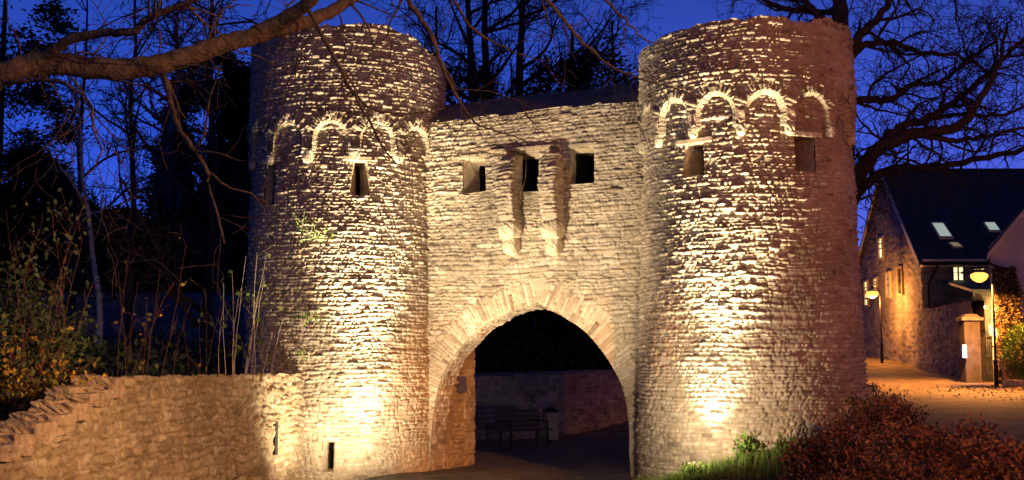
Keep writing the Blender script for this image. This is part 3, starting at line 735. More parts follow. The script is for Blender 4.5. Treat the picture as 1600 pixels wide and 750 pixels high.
# ---------------------------------------------------------------- boundary walls behind
def plain_wall(name, pts, ztop, zbot, thick, m, label, seed, res=.05, ch=(.10, .17), cat='wall'):
    th = empty(name, (pts[0][0], pts[0][1], 0), 0, label=label, cat=cat)
    c = np.array(pts, float); sg = np.concatenate([[0], np.cumsum(np.hypot(*np.diff(c, axis=0).T))]); L = sg[-1]
    d = (c[-1] - c[0]); d /= np.linalg.norm(d); nrm = np.array([d[1], -d[0]])
    def mp(u, v, h): return np.stack([np.interp(u, sg, c[:, 0]) + nrm[0] * h, np.interp(u, sg, c[:, 1]) + nrm[1] * h, v], 1)
    rb = Rubble(seed, L + 1, max(ztop) + 1, ch=ch, sw=(.18, .45), prot=.014, tilt=.1)
    tp = lambda u: np.interp(u, [0, L], ztop) + .02 * noise(u * 3, u * 0, seed)
    relief('wall', np.arange(0, L, res), np.arange(zbot, max(ztop) + .1, res * .8), mp, rb, m, th, top=tp)
    mb = MB(); u = np.linspace(0, L, 24); 
    A = mp(u, np.interp(u, [0, L], ztop), u * 0 + .04); B = mp(u, np.interp(u, [0, L], ztop) + .07, u * 0 - thick / 2); Cc = mp(u, np.interp(u, [0, L], ztop), u * 0 - thick); Dn = mp(u, u * 0 + zbot, u * 0 - thick)
    V = np.concatenate([A, B, Cc, Dn]); k = len(u); F = [(r * k + i, r * k + i + 1, (r + 1) * k + i + 1, (r + 1) * k + i) for r in range(3) for i in range(k - 1)]
    mb.poly(V, F); mb.build('coping', M['coping'], th); return th
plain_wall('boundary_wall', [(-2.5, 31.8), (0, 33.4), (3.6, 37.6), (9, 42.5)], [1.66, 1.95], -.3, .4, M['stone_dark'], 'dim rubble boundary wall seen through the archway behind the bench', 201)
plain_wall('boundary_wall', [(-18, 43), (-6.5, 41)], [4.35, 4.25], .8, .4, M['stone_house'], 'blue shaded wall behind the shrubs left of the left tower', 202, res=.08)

# ---------------------------------------------------------------- bench, bin, post through the arch
bx, by = at(820, 660, 30.4)[0], 30.4
bz = float(ground_z(bx, by)) + .01; brz = R(-14) + PI
bench = empty('park_bench', (bx, by, bz), R(38), label='dark slatted park bench against the wall beyond the archway', cat='bench')
def bl(v):
    c, s = math.cos(R(38)), math.sin(R(38)); return (bx + v[0] * c - v[1] * s, by + v[0] * s + v[1] * c, bz + v[2])
mb = MB()
for k in range(4): mb.box(bl((0, -.20 + k * .13, .43)), (1.3, .10, .035), rz=R(38))
mb.build('seat', M['wood'], bench)
mb = MB()
for k in range(4): mb.box(bl((0, .25 + k * .03, .52 + k * .11)), (1.3, .03, .09), rz=R(38), rx=R(0))
mb.build('backrest', M['wood'], bench)
for sx in (-.55, .55):
    for sy in (-.18, .20):
        MB().bar(bl((sx, sy, .42)), bl((sx, sy * 1.15, 0)), .025).build('leg', M['iron'], bench)
    MB().bar(bl((sx, -.2, .43)), bl((sx, -.2, .62)), .015).bar(bl((sx, -.2, .62)), bl((sx, .3, .64)), .015).build('armrest', M['iron'], bench)
p = at(861, 668, 32.2); gz = float(ground_z(p[0], p[1]))
lb = empty('litter_bin', (p[0], p[1], gz), 0, label='upright steel litter bin beside the bench beyond the archway', cat='litter bin')
MB().box((p[0], p[1], gz + .42), (.30, .26, .66), rz=.4).build('bin_body', M['steel'], lb, bevel=.02)
MB().box((p[0], p[1], gz + .80), (.32, .28, .06), rz=.4).box((p[0], p[1], gz + .86), (.2, .18, .06), rz=.4).build('hood', M['iron'], lb, bevel=.01)
MB().bar((p[0], p[1], gz), (p[0], p[1], gz + .1), .05).build('foot', M['iron'], lb)
p = at(844, 668, 32.3); gz = float(ground_z(p[0], p[1]))
ps = empty('marker_post', (p[0], p[1], gz), 0, label='slim steel post between the bench and the litter bin', cat='post')
MB().bar((p[0], p[1], gz), (p[0], p[1], gz + .78), .03).build('post', M['grey_metal'], ps)
MB().bar((p[0], p[1], gz + .78), (p[0], p[1], gz + .88), .042).build('cap', M['steel'], ps)

# ---------------------------------------------------------------- houses on the right
def hp(px, py, axis, val):
    return on_plane(px, py, tuple(val if k == axis else 0 for k in range(3)), np.eye(3)[axis])
HX0, HX1, HY0, HY1 = 18.65, 36.0, 58.0, 68.6
HE = zfront(404, HY0); HRY = (HY0 + HY1) / 2; HR = zfront(268, HRY)
house = empty('stone_house', (HX0, HY0, 1.8), 0, label='long stone house with dark slate roof, lit skylights and tall slit windows', cat='house')
def hx(u, v, h): return np.stack([HX0 - h, HY0 + u, v], 1)       # gable end, faces left
def hy(u, v, h): return np.stack([HX0 + u, HY0 - h, v], 1)       # front
rbh = Rubble(301, 20, 14, ch=(.12, .22), sw=(.2, .5), prot=.016, tilt=.1)
gt = lambda u: HE + (HR - HE) * (1 - np.abs(u - (HY1 - HY0) / 2) / ((HY1 - HY0) / 2)) - .05
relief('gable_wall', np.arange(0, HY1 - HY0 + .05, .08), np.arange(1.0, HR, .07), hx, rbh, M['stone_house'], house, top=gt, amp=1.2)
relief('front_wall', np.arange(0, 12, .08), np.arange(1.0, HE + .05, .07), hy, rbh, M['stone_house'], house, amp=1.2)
ov = .35
mb = MB(); sl = (HR - HE) / (HRY - HY0)
e0 = HE - sl * ov
for s_, ye in ((1, HY0 - ov), (-1, HY1 + ov)):
    mb.prism([(HX0 - .25, ye, e0), (HX0 - .25, HRY, HR), (HX0 - .25, HRY, HR + .16), (HX0 - .25, ye, e0 + .16)], (18, 0, 0))
roof = mb.build('roof', M['roof'], house)
# verge boards
mb = MB()
for ye in (HY0 - ov, HY1 + ov): mb.prism([(HX0 - .30, ye, e0 - .10), (HX0 - .30, HRY, HR - .12), (HX0 - .30, HRY, HR + .17), (HX0 - .30, ye, e0 + .17)], (.05, 0, 0))
mb.build('verge_board', M['cream'], roof)
mb = MB(); mb.box((HX0 + 8, HY0 - .18, HE - .22), (16.2, .34, .34)); mb.build('cornice', M['cream'], house, bevel=.03)
MB().bar((HX0 + .0, HY0 - ov - .08, e0 + .05), (HX0 + 16, HY0 - ov - .08, e0 + .05), .07).build('gutter', M['iron'], house)
q = hp(1447, 410, 1, HY0 - .2)
MB().bar((q[0] + .45, HY0 - .45, e0), (q[0] + .25, HY0 - .35, e0 - .45), .05).bar((q[0] + .25, HY0 - .35, e0 - .45), (q[0] + .12, HY0 - .10, e0 - .8), .05).bar((q[0] + .12, HY0 - .10, e0 - .8), (q[0] + .12, HY0 - .10, 1.8), .05).build('downpipe', M['iron'], house)
def roofpt(px, py):
    nrm = np.array([0, -(HR - HE), (HRY - HY0)]); nrm = nrm / np.linalg.norm(nrm)
    return on_plane(px, py, np.array([0, HY0, HE + .18]), nrm), nrm
for quad in ([(1453, 349), (1473, 349), (1490, 374), (1468, 374)], [(1535, 349), (1554, 349), (1564, 363), (1545, 363)]):
    pts = []; 
    for p_ in quad: a, nr = roofpt(*p_); pts.append(a)
    fr = MB(); fr.prism([p_ + nr * .0 for p_ in pts], nr * .10); f = fr.build('skylight', M['cream'], roof)
    c = sum(pts) / 4; g = MB(); g.prism([c + (p_ - c) * .80 + nr * .095 for p_ in pts], nr * .02); g.build('pane', M['lit_cool'], f)
pts = [roofpt(*p_)[0] for p_ in [(1471, 367), (1486, 367), (1495, 374), (1480, 374)]]; pts = [p_ - np.array([0, .5, .5 * sl]) + np.array([.1, 0, 0]) for p_ in pts]
f = MB().prism(pts, nr * .09).build('skylight', M['cream'], roof); c = sum(pts) / 4
MB().prism([c + (p_ - c) * .8 + nr * .086 for p_ in pts], nr * .02).build('pane', M['dim_window'], f)
# slit windows of the gable end and front window
for (px0, px1, py0, py1, mm) in [(1374.5, 1380, 374, 402, 'lit_window'), (1352, 1357, 441, 476, 'lit_window'), (1367, 1371, 436, 452, 'lit_window'), (1386, 1392, 428, 462, 'dim_window'), (1404, 1411, 420, 458, 'void')]:
    a = hp(px0, py0, 0, HX0 - .06); b = hp(px1, py1, 0, HX0 - .06); y0, y1 = sorted((a[1], b[1])); z0, z1 = sorted((a[2], b[2]))
    f = MB()
    for (cy_, cz_, sy_, sz_) in ((y0 - .05, (z0 + z1) / 2, .1, z1 - z0 + .2), (y1 + .05, (z0 + z1) / 2, .1, z1 - z0 + .2), ((y0 + y1) / 2, z0 - .05, y1 - y0, .1), ((y0 + y1) / 2, z1 + .05, y1 - y0, .1)):
        f.box((HX0 - .07, cy_, cz_), (.14, sy_, sz_))
    f = f.build('window', M['stone_reveal'], house)
    MB().box((HX0 - .05, (y0 + y1) / 2, (z0 + z1) / 2), (.03, y1 - y0, z1 - z0)).build('pane', M[mm], f)
    for q_ in (0, .25): MB().box((HX0 - .08, (y0 + y1) / 2, (z0 + z1) / 2 + (z1 - z0) * q_), (.03, y1 - y0, .05)).build('glazing_bar', M['iron'], f)
a = hp(1488, 417, 1, HY0 - .06); b = hp(1506, 447, 1, HY0 - .06); cx_, cz_ = (a[0] + b[0]) / 2, (a[2] + b[2]) / 2; W_, H_ = b[0] - a[0], a[2] - b[2]
f = MB().box((cx_ - W_ / 2, HY0 - .08, cz_), (.06, .12, H_ + .06)).box((cx_ + W_ / 2, HY0 - .08, cz_), (.06, .12, H_ + .06)).box((cx_, HY0 - .08, cz_ + H_ / 2), (W_, .12, .06)).box((cx_, HY0 - .08, cz_ - H_ / 2), (W_, .12, .06)).box((cx_, HY0 - .08, cz_), (.06, .10, H_)).build('window', M['iron'], house)
MB().box((cx_, HY0 - .05, cz_), (W_, .03, H_)).build('pane', M['lit_window'], f)
for q_ in (.2, -.2): MB().box((cx_, HY0 - .085, cz_ + H_ * q_), (W_, .03, .025)).build('glazing_bar', M['iron'], f)

MB().box((HX0 + .10, HY0 + .10, (HE + 1.2) / 2 - .1), (.26, .26, HE - 1.0)).build('quoin', M['stone_reveal'], house, bevel=.02)
yard = plain_wall('yard_wall', [(18.35, 57.9), (17.0, 47.2)], [4.45, 4.35], .9, .4, M['stone_dark'], 'tall dark yard wall running from the stone house to the gate pillar', 303, res=.07)
# gate pillar
PY = 46.6; a = at(1502, 500, PY); b = at(1530, 592, PY); px_ = (a[0] + b[0]) / 2; pw = b[0] - a[0]; pz = float(ground_z(px_, PY))
pil = empty('gate_pillar', (px_, PY, pz), 0, label='square stone gate pillar with moulded cap beside the iron gate', cat='pillar')
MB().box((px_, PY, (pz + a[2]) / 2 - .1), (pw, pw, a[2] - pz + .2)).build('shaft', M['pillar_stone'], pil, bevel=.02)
MB().box((px_, PY, a[2] + .03), (pw + .22, pw + .22, .12)).box((px_, PY, a[2] + .15), (pw + .06, pw + .06, .12), taper=.6).build('capstone', M['coping'], pil, bevel=.02)
# lit notice box on the wall/pillar
a = at(1504, 539, PY - .5); b = at(1510.5, 559, PY - .5)
nb = empty('notice_box', ((a[0] + b[0]) / 2, PY - .42, b[2]), 0, label='small backlit white notice box glowing on the gate pillar', cat='notice box')
MB().box(((a[0] + b[0]) / 2, PY - .42, (a[2] + b[2]) / 2), (b[0] - a[0] + .04, .14, a[2] - b[2] + .05)).build('case', M['iron'], nb)
MB().box(((a[0] + b[0]) / 2, PY - .50, (a[2] + b[2]) / 2), (b[0] - a[0], .03, a[2] - b[2])).build('backlit_face', M['panel'], nb)
mb = MB(); zc_ = (a[2] + b[2]) / 2
for k in range(4): mb.box(((a[0] + b[0]) / 2, PY - .518, zc_ - .05 - k * .05), ((b[0] - a[0]) * .6, .004, .014))
mb.build('notice_text_line', M['iron'], nb)
lamp('notice_glow', ((a[0] + b[0]) / 2, PY - .75, zc_), 16, (.55, .68, 1.0), .08)
# iron gate
gA = at(1532, 592, 46.6); gB = at(1556, 592, 46.2); gz = pz
ig = empty('iron_gate', (gA[0], 46.6, gz), 0, label='black wrought iron bar gate between the pillar and the creeper wall', cat='gate')
mb = MB(); n_ = 7
for k in range(n_): 
    x = gA[0] + (gB[0] - gA[0]) * k / (n_ - 1); mb.bar((x, 46.5, gz), (x, 46.5, gz + 1.75 + .1 * math.sin(PI * k / (n_ - 1))), .014, 6)
mb.build('bars', M['iron'], ig)
for z in (.15, .9, 1.6): MB().box(((gA[0] + gB[0]) / 2, 46.5, gz + z), (gB[0] - gA[0], .03, .04)).build('rail', M['iron'], ig)
# garden annexe wall seen above the gate, with the lantern on it
AX0 = at(1520, 480, 54)[0]; AX1 = at(1585, 480, 54)[0]
ax = empty('annexe', (AX0, 54, 1.6), 0, label='small stone annexe behind the iron gate, lit by the wall lantern', cat='outbuilding')
def amap(u, v, h): return np.stack([AX0 + u, 54 - h, v], 1)
relief('wall', np.arange(0, AX1 - AX0, .05), np.arange(1.2, zfront(455, 54), .05), amap, Rubble(310, 4, 8, ch=(.12, .2), sw=(.2, .45), prot=.014, tilt=.1), M['stone_house'], ax)
zt_ = zfront(455, 54); MB().prism([(AX0 - .1, 53.75, zt_ - .05), (AX0 - .1, 57.5, zt_ + .6), (AX0 - .1, 57.5, zt_ + .72), (AX0 - .1, 53.75, zt_ + .07)], (AX1 - AX0 + .3, 0, 0)).build('roof', M['roof'], ax)
a = hp(1546, 508, 1, 53.9); b = hp(1553, 524, 1, 53.9)
f = MB().box(((a[0] + b[0]) / 2, 53.92, (a[2] + b[2]) / 2), (b[0] - a[0] + .1, .08, a[2] - b[2] + .1)).build('window', M['cream'], ax)
MB().box(((a[0] + b[0]) / 2, 53.86, (a[2] + b[2]) / 2), (b[0] - a[0], .04, a[2] - b[2])).build('pane', M['lit_window'], f)
lp = at(1535, 482, 53.4)
ln_ = empty('wall_lantern', (lp[0], 53.9, lp[2]), 0, label='glowing lantern on a bracket above the iron gate', cat='lantern')
MB().lathe((lp[0], 53.4, lp[2] - .12), [(.06, 0), (.12, .24), (.02, .24)], 8).build('lantern_glass', M['lantern_glass'], ln_)
MB().lathe((lp[0], 53.4, lp[2] + .13), [(.16, 0), (.03, .12), (.01, .18)], 8).bar((lp[0], 53.95, lp[2] - .2), (lp[0], 53.4, lp[2] - .16), .018).build('bracket', M['iron'], ln_)
lamp('lantern_light', (lp[0], 53.15, lp[2]), 260, (1, .60, .18), .1)

# second house at the right edge
Y2 = 45.3; c0 = at(1553, 600, Y2); ax0 = c0[0]
h2 = empty('gabled_house', (ax0, Y2, 1.4), 0, label='pale stucco gabled house at the right edge, overgrown with creeper', cat='house')
p1 = at(1548, 388, Y2); p2 = at(1640, 276, Y2)
mb = MB(); mb.prism([(ax0, Y2, 1.0), (ax0 + 9, Y2, 1.0), (ax0 + 9, Y2, p1[2]), (p2[0], Y2, p2[2]), (ax0, Y2, p1[2] + .05)], (3.0, 7, 0)); mb.build('wall', M['stucco'], h2)
dx, dz = p2[0] - p1[0], p2[2] - p1[2]
mb = MB(); mb.prism([(p1[0] - .25, Y2 - .35, p1[2] - .25 * dz / dx), (p2[0], Y2 - .35, p2[2]), (p2[0], Y2 - .35, p2[2] + .20), (p1[0] - .25, Y2 - .35, p1[2] - .25 * dz / dx + .18)], (3.43, 8, 0))
mb.prism([(p2[0], Y2 - .35, p2[2]), (p2[0] + dx * 1.2, Y2 - .35, p2[2] - dz * 1.2), (p2[0] + dx * 1.2, Y2 - .35, p2[2] - dz * 1.2 + .2), (p2[0], Y2 - .35, p2[2] + .2)], (3.43, 8, 0)); r2 = mb.build('roof', M['roof'], h2)
MB().prism([(p1[0] - .27, Y2 - .39, p1[2] - .27 * dz / dx - .12), (p2[0], Y2 - .39, p2[2] - .14), (p2[0], Y2 - .39, p2[2] + .1), (p1[0] - .27, Y2 - .39, p1[2] - .27 * dz / dx + .08)], (0, .035, 0)).build('verge_board', M['cream'], r2)
MB().bar((p1[0] - .2, Y2 - .3, p1[2] - .3), (p1[0] - .2, Y2 - .3, p1[2] - .55), .05).bar((p1[0] - .2, Y2 - .3, p1[2] - .55), (p1[0] + .25, Y2 - .12, p1[2] - .7), .05).build('downpipe', M['iron'], h2)

# street lamps
def street_lamp(foot_px, Yd, head_px, power, full, label):
    f = at(*foot_px, Yd); gz = float(ground_z(f[0], Yd)); h = at(*head_px, Yd)
    o = empty('street_lamp', (f[0], Yd, gz), 0, label=label, cat='street lamp', group='sodium street lamps by the road')
    MB().bar((f[0], Yd, gz - .1), (f[0], Yd, gz + .9), .075, 10, .07).bar((f[0], Yd, gz + .9), (f[0], Yd, h[2] + .12), .045, 10, .035).build('pole', M['iron'], o)
    MB().bar((f[0], Yd, h[2] + .12), (f[0] + (h[0] - f[0]) * .5, Yd, h[2] + .26), .022).bar((f[0] + (h[0] - f[0]) * .5, Yd, h[2] + .26), (h[0], Yd, h[2] + .2), .022).build('arm', M['iron'], o)
    MB().lathe((h[0], Yd, h[2] + .09), [(.17, .12), (.15, .15), (.07, .19), (.03, .21)], 18).build('lamp_shade', M['iron'], o)
    MB().lathe((h[0], Yd, h[2] - .08), [(.08, -.16), (.22, -.08), (.29, .03), (.28, .11), (.17, .165)], 18).build('lamp_globe', M['sodium'], o, smooth=True)
    if full: lamp('street_or_fill_light', (h[0], Yd, h[2] - .42), power, SODIUM, .16)
    else: spot('street_or_fill_light', (h[0], Yd, h[2] - .20), (h[0], Yd, h[2] - 5), power, 168, .6, SODIUM, .12)
    return o
street_lamp((1378, 558), 61.0, (1363, 458), 850, True, 'farther street lamp glowing against the gable wall of the stone house')
street_lamp((1557, 605), 43.6, (1530, 430), 22000, False, 'nearer street lamp glowing beside the creeper-clad house corner')
# small dark bin by the road, its top just showing over the shrubs
p = at(1357, 600, 27.0); gz = float(ground_z(p[0], 27.0))
rb_ = empty('litter_bin', (p[0], 27.0, gz), 0, label='dark round bin by the road just right of the right tower', cat='litter bin')
MB().lathe((p[0], 27.0, gz), [(.14, 0), (.17, .55), (.17, p[2] - gz - .1)], 14).build('bin_body', M['iron'], rb_)
MB().lathe((p[0], 27.0, p[2] - .09), [(.19, 0), (.20, .04), (.17, .08)], 14).build('rim', M['grey_metal'], rb_)
# low kerb wall + trellis at the right house
a = at(1562, 603, 43.2); gz = float(ground_z(a[0], 43.2))
kb = tag(MB().box((a[0] + 1.6, 43.2, gz + .10), (3.0, .18, .34)).build('garden_kerb', M['stone_reveal'], None, bevel=.02), 'low stone kerb edging the garden bed under the clipped bush', 'kerb')
tr = empty('trellis', (a[0] + .2, 43.4, gz + .2), 0, label='small crossed timber trellis between the creeper and clipped bush', cat='trellis')
x0 = at(1568, 600, 43.4)[0]; x1 = at(1592, 600, 43.4)[0]; z0 = gz + .28; z1 = at(0, 560, 43.4)[2]
for x_ in (x0, x1): MB().box((x_, 43.4, (z0 + z1) / 2), (.05, .05, z1 - z0)).build('post', M['timber'], tr)
mb = MB()
for k in range(-1, 3):
    for s_ in (1, -1):
        xa = x0 + (x1 - x0) * k / 3; xb = xa + (x1 - x0) * .6; za, zb_ = (z0, z1) if s_ > 0 else (z1, z0)
        ta = max(0, (x0 - xa) / (xb - xa)); tb = min(1, (x1 - xa) / (xb - xa))
        if tb > ta: mb.bar((xa + (xb - xa) * ta, 43.37 + .02 * s_, za + (zb_ - za) * ta), (xa + (xb - xa) * tb, 43.37 + .02 * s_, za + (zb_ - za) * tb), .014, 5)
mb.build('lattice', M['timber'], tr)

# ---------------------------------------------------------------- foliage and branches
def tubes(name, paths, m, parent, sides=5):
    Vs, Fs, b = [], [], 0
    for P, Rr in paths:
        P = np.asarray(P, float); n = len(P)
        k = sides if Rr[0] > .02 else (4 if Rr[0] > .008 else 3)
        T = np.gradient(P, axis=0); T /= (np.linalg.norm(T, axis=1)[:, None] + 1e-9)
        ref = np.array([0, 0, 1.0]) if abs(T[0, 2]) < .9 else np.array([1.0, 0, 0])
        A = np.cross(T, ref); A /= (np.linalg.norm(A, axis=1)[:, None] + 1e-9); B = np.cross(T, A)
        th = np.arange(k) * 2 * PI / k
        ring = P[:, None, :] + (A[:, None, :] * np.cos(th)[None, :, None] + B[:, None, :] * np.sin(th)[None, :, None]) * np.asarray(Rr)[:, None, None]
        Vs.append(ring.reshape(-1, 3)); i = np.arange(n * k).reshape(n, k)
        j = np.roll(i, -1, 1); Fs.append(np.stack([i[:-1].ravel(), j[:-1].ravel(), j[1:].ravel(), i[1:].ravel()], 1) + b); b += n * k
    return link(name, np_mesh(name, np.concatenate(Vs), np.concatenate(Fs), smooth=True), m, parent)

def grow(paths, P, Rr, level, rg, par):
    """side shoots off the polyline P (with radii Rr); par: dict of density, ratio, wander, up, maxlevel"""
    P = np.asarray(P); n = len(P)
    seg = np.linalg.norm(np.diff(P, axis=0), axis=1); L = seg.sum()
    if level > par['max']: return
    cnt = int(L * par['dens'][min(level, len(par['dens']) - 1)] + rg.rand())
    cum = np.concatenate([[0], np.cumsum(seg)])
    for _ in range(cnt):
        s = L * (par.get('t0', .15) + (1 - par.get('t0', .15)) * rg.rand()) if level else L * rg.rand()
        i = min(int(np.searchsorted(cum, s)) - 1, n - 2); i = max(i, 0); f = (s - cum[i]) / max(seg[i], 1e-6)
        p = P[i] * (1 - f) + P[i + 1] * f; r = (Rr[i] * (1 - f) + Rr[i + 1] * f) * rg.uniform(.4, .62)
        r = max(r, par['rmin'])
        t = P[i + 1] - P[i]; t = t / (np.linalg.norm(t) + 1e-9)
        q = rg.normal(size=3) * np.array(par.get('aniso', (1, 1, 1))); q -= q.dot(t) * t; q /= (np.linalg.norm(q) + 1e-9)
        ang = rg.uniform(.5, 1.15); d = t * math.cos(ang) + q * math.sin(ang); d[2] += par['up'][min(level, len(par['up']) - 1)]
        d /= np.linalg.norm(d)
        ln = par['len'][min(level, len(par['len']) - 1)] * rg.uniform(.45, 1.15)
        m = max(4, int(ln / par['step'])); m = min(m, 12); st = ln / m; Q = [p]; bend = rg.normal(size=3) * par['wander'] * .5
        for k in range(m):
            d = d + rg.normal(size=3) * par['wander'] + bend * .35 + np.array([0, 0, par['trop']]); d /= np.linalg.norm(d); Q.append(Q[-1] + d * st)
        R_ = np.linspace(r, max(par['rmin'] * .6, r * .3), m + 1)
        paths.append((Q, R_)); grow(paths, Q, R_, level + 1, rg, par)

def limb(pix, Ys, rs, n=6, wob=.02, rg=None):
    """a limb through picture points, each at its own depth"""
    P = [at(p[0], p[1], Y_) for p, Y_ in zip(pix, Ys)]
    Q = np.array(catmull(P, n)); Rr = np.interp(np.linspace(0, 1, len(Q)), np.linspace(0, 1, len(rs)), rs)
    if rg is not None: Q[1:] += rg.normal(size=(len(Q) - 1, 3)) * wob
    return Q, Rr

def leaves(name, pts, size, m, parent, rg, aspect=.55, dirs=None, tint=None, fold=True):
    """leaf-sized rhombi, one per point, random attitude"""
    n = len(pts); d = rg.normal(size=(n, 3)) if dirs is None else dirs + rg.normal(size=(n, 3)) * .35
    d /= np.linalg.norm(d, axis=1)[:, None]; q = rg.normal(size=(n, 3)); q -= (q * d).sum(1)[:, None] * d; q /= np.linalg.norm(q, axis=1)[:, None]
    up = np.cross(d, q); s = size * rg.uniform(.6, 1.3, n)[:, None]
    a = pts; b = pts + d * s * .5 + q * s * aspect * .5 + up * s * .06; c = pts + d * s - up * s * .08; e_ = pts + d * s * .5 - q * s * aspect * .5 + up * s * .06
    V = np.stack([a, b, c, e_], 1).reshape(-1, 3); F = np.arange(4 * n).reshape(n, 4)
    t = rg.rand(n) if tint is None else np.clip(tint + rg.normal(size=n) * .12, 0, 1)
    return link(name, np_mesh(name, V, F, np.repeat(np.stack([t, t, t], 1), 4, 0)), m, parent)

def clumps(rg, c, rad, n, k, spread, shell=.55):
    """n points in k clumps filling an ellipsoid"""
    v = rg.normal(size=(k, 3)); v /= np.linalg.norm(v, axis=1)[:, None]; cc = v * (shell + (1 - shell) * rg.rand(k, 1)) * np.array(rad) + np.array(c)
    i = rg.randint(0, k, n); return cc[i] + rg.normal(size=(n, 3)) * spread, i / k

# --- overhanging tree from the left foreground
rg = np.random.RandomState(4)
TB = empty('overhanging_tree', (-5.6, 9.2, 0), 0, label='bare tree reaching in from the left, its thick limb crossing the left tower', cat='tree')
trunk = [np.array(catmull([(-5.7, 9.3, -.2), (-5.6, 9.2, 1.6), (-5.45, 9.2, 2.8), (-4.9, 9.1, 3.55), tuple(at(-60, 145, 9.0))], 5))]
tubes('trunk', [(trunk[0], np.linspace(.30, .13, len(trunk[0])))], M['bark'], TB, 10)
main = [limb([(-60, 145), (0, 118), (60, 100), (130, 104), (200, 108), (270, 95), (340, 73), (400, 55), (450, 42), (500, 26), (545, 0), (600, -50)], [9.0, 9, 9.1, 9.2, 9.3, 9.4, 9.6, 9.8, 9.9, 10.1, 10.3, 10.6], [.095, .088, .082, .08, .075, .068, .058, .05, .04], 6, .008, rg),
        limb([(55, 102), (95, 70), (150, 52), (200, 50), (245, 22), (300, 2), (350, -30)], [9.1, 9.0, 8.9, 8.8, 8.7, 8.6, 8.5], [.045, .036, .03, .026, .02, .016], 5, .006, rg),
        limb([(400, 53), (430, 38), (462, 18), (485, 0), (510, -30)], [9.8, 9.8, 9.7, 9.6, 9.5], [.07, .062, .055, .05, .045], 5, .004, rg),
        limb([(-20, 128), (50, 126), (100, 130), (140, 160), (145, 200), (158, 240), (135, 275)], [9, 8.9, 8.8, 8.7, 8.6, 8.5, 8.5], [.016, .014, .012, .010, .008, .006], 5, .006, rg)]
hang = [limb([(248, 102), (262, 140), (272, 185), (300, 230), (322, 262), (328, 300), (350, 380)], [9.4, 9.3, 9.2, 9.1, 9.0, 9.0, 8.9], [.026, .023, .02, .018, .014, .011, .008], 5, .006, rg),
        limb([(322, 262), (350, 290), (395, 305), (430, 330)], [9.0, 9.1, 9.2, 9.3], [.010, .008, .006], 5, .008, rg),
        limb([(482, 16), (515, 75), (548, 140), (575, 185), (600, 232), (618, 255)], [9.7, 9.6, 9.6, 9.5, 9.5, 9.4], [.020, .017, .014, .010, .007, .004], 5, .005, rg),
        limb([(549, 142), (585, 172), (640, 178), (700, 165)], [9.6, 9.6, 9.7, 9.8], [.009, .008, .006, .004], 5, .008, rg),
        limb([(549, 145), (520, 165), (498, 180), (480, 200)], [9.6, 9.5, 9.5, 9.4], [.008, .006, .005, .003], 5, .006, rg),
        limb([(615, -30), (645, 10), (672, 50), (690, 100), (712, 148), (742, 190), (775, 205), (850, 228)], [10.2, 10.2, 10.1, 10, 10, 9.9, 9.9, 9.9], [.026, .024, .021, .018, .013, .009, .006, .003], 5, .006, rg),
        limb([(840, -20), (870, 20), (905, 60), (950, 100), (985, 118), (1060, 140), (1110, 160)], [11, 11, 11, 11, 11, 11, 11], [.022, .019, .016, .012, .009, .006, .003], 5, .006, rg),
        limb([(700, -20), (735, 40), (790, 75), (850, 95)], [11, 11, 11.1, 11.2], [.016, .013, .009, .005], 5, .008, rg),
        limb([(930, -20), (975, 30), (1010, 62), (1045, 75)], [11, 11, 11.1, 11.2], [.016, .012, .008, .005], 5, .008, rg)]
tubes('limb', main, M['bark'], TB, 10)
par = dict(dens=[3.6, 3.6, 3.2], len=[.62, .38, .22], up=[-.05, 0, 0], wander=.17, trop=-.01, step=.07, rmin=.0030, max=2, aniso=(1, .5, 1))
pt = []
for P_, R_ in main: grow(pt, P_, np.minimum(R_, .02), 0, rg, dict(par, dens=[5.0, 3.8, 3.2], len=[.8, .45, .25]))
for P_, R_ in hang: pt.append((P_, R_)); grow(pt, P_, R_, 0, rg, par)
tubes('branches', pt, M['bark'], TB, 5)

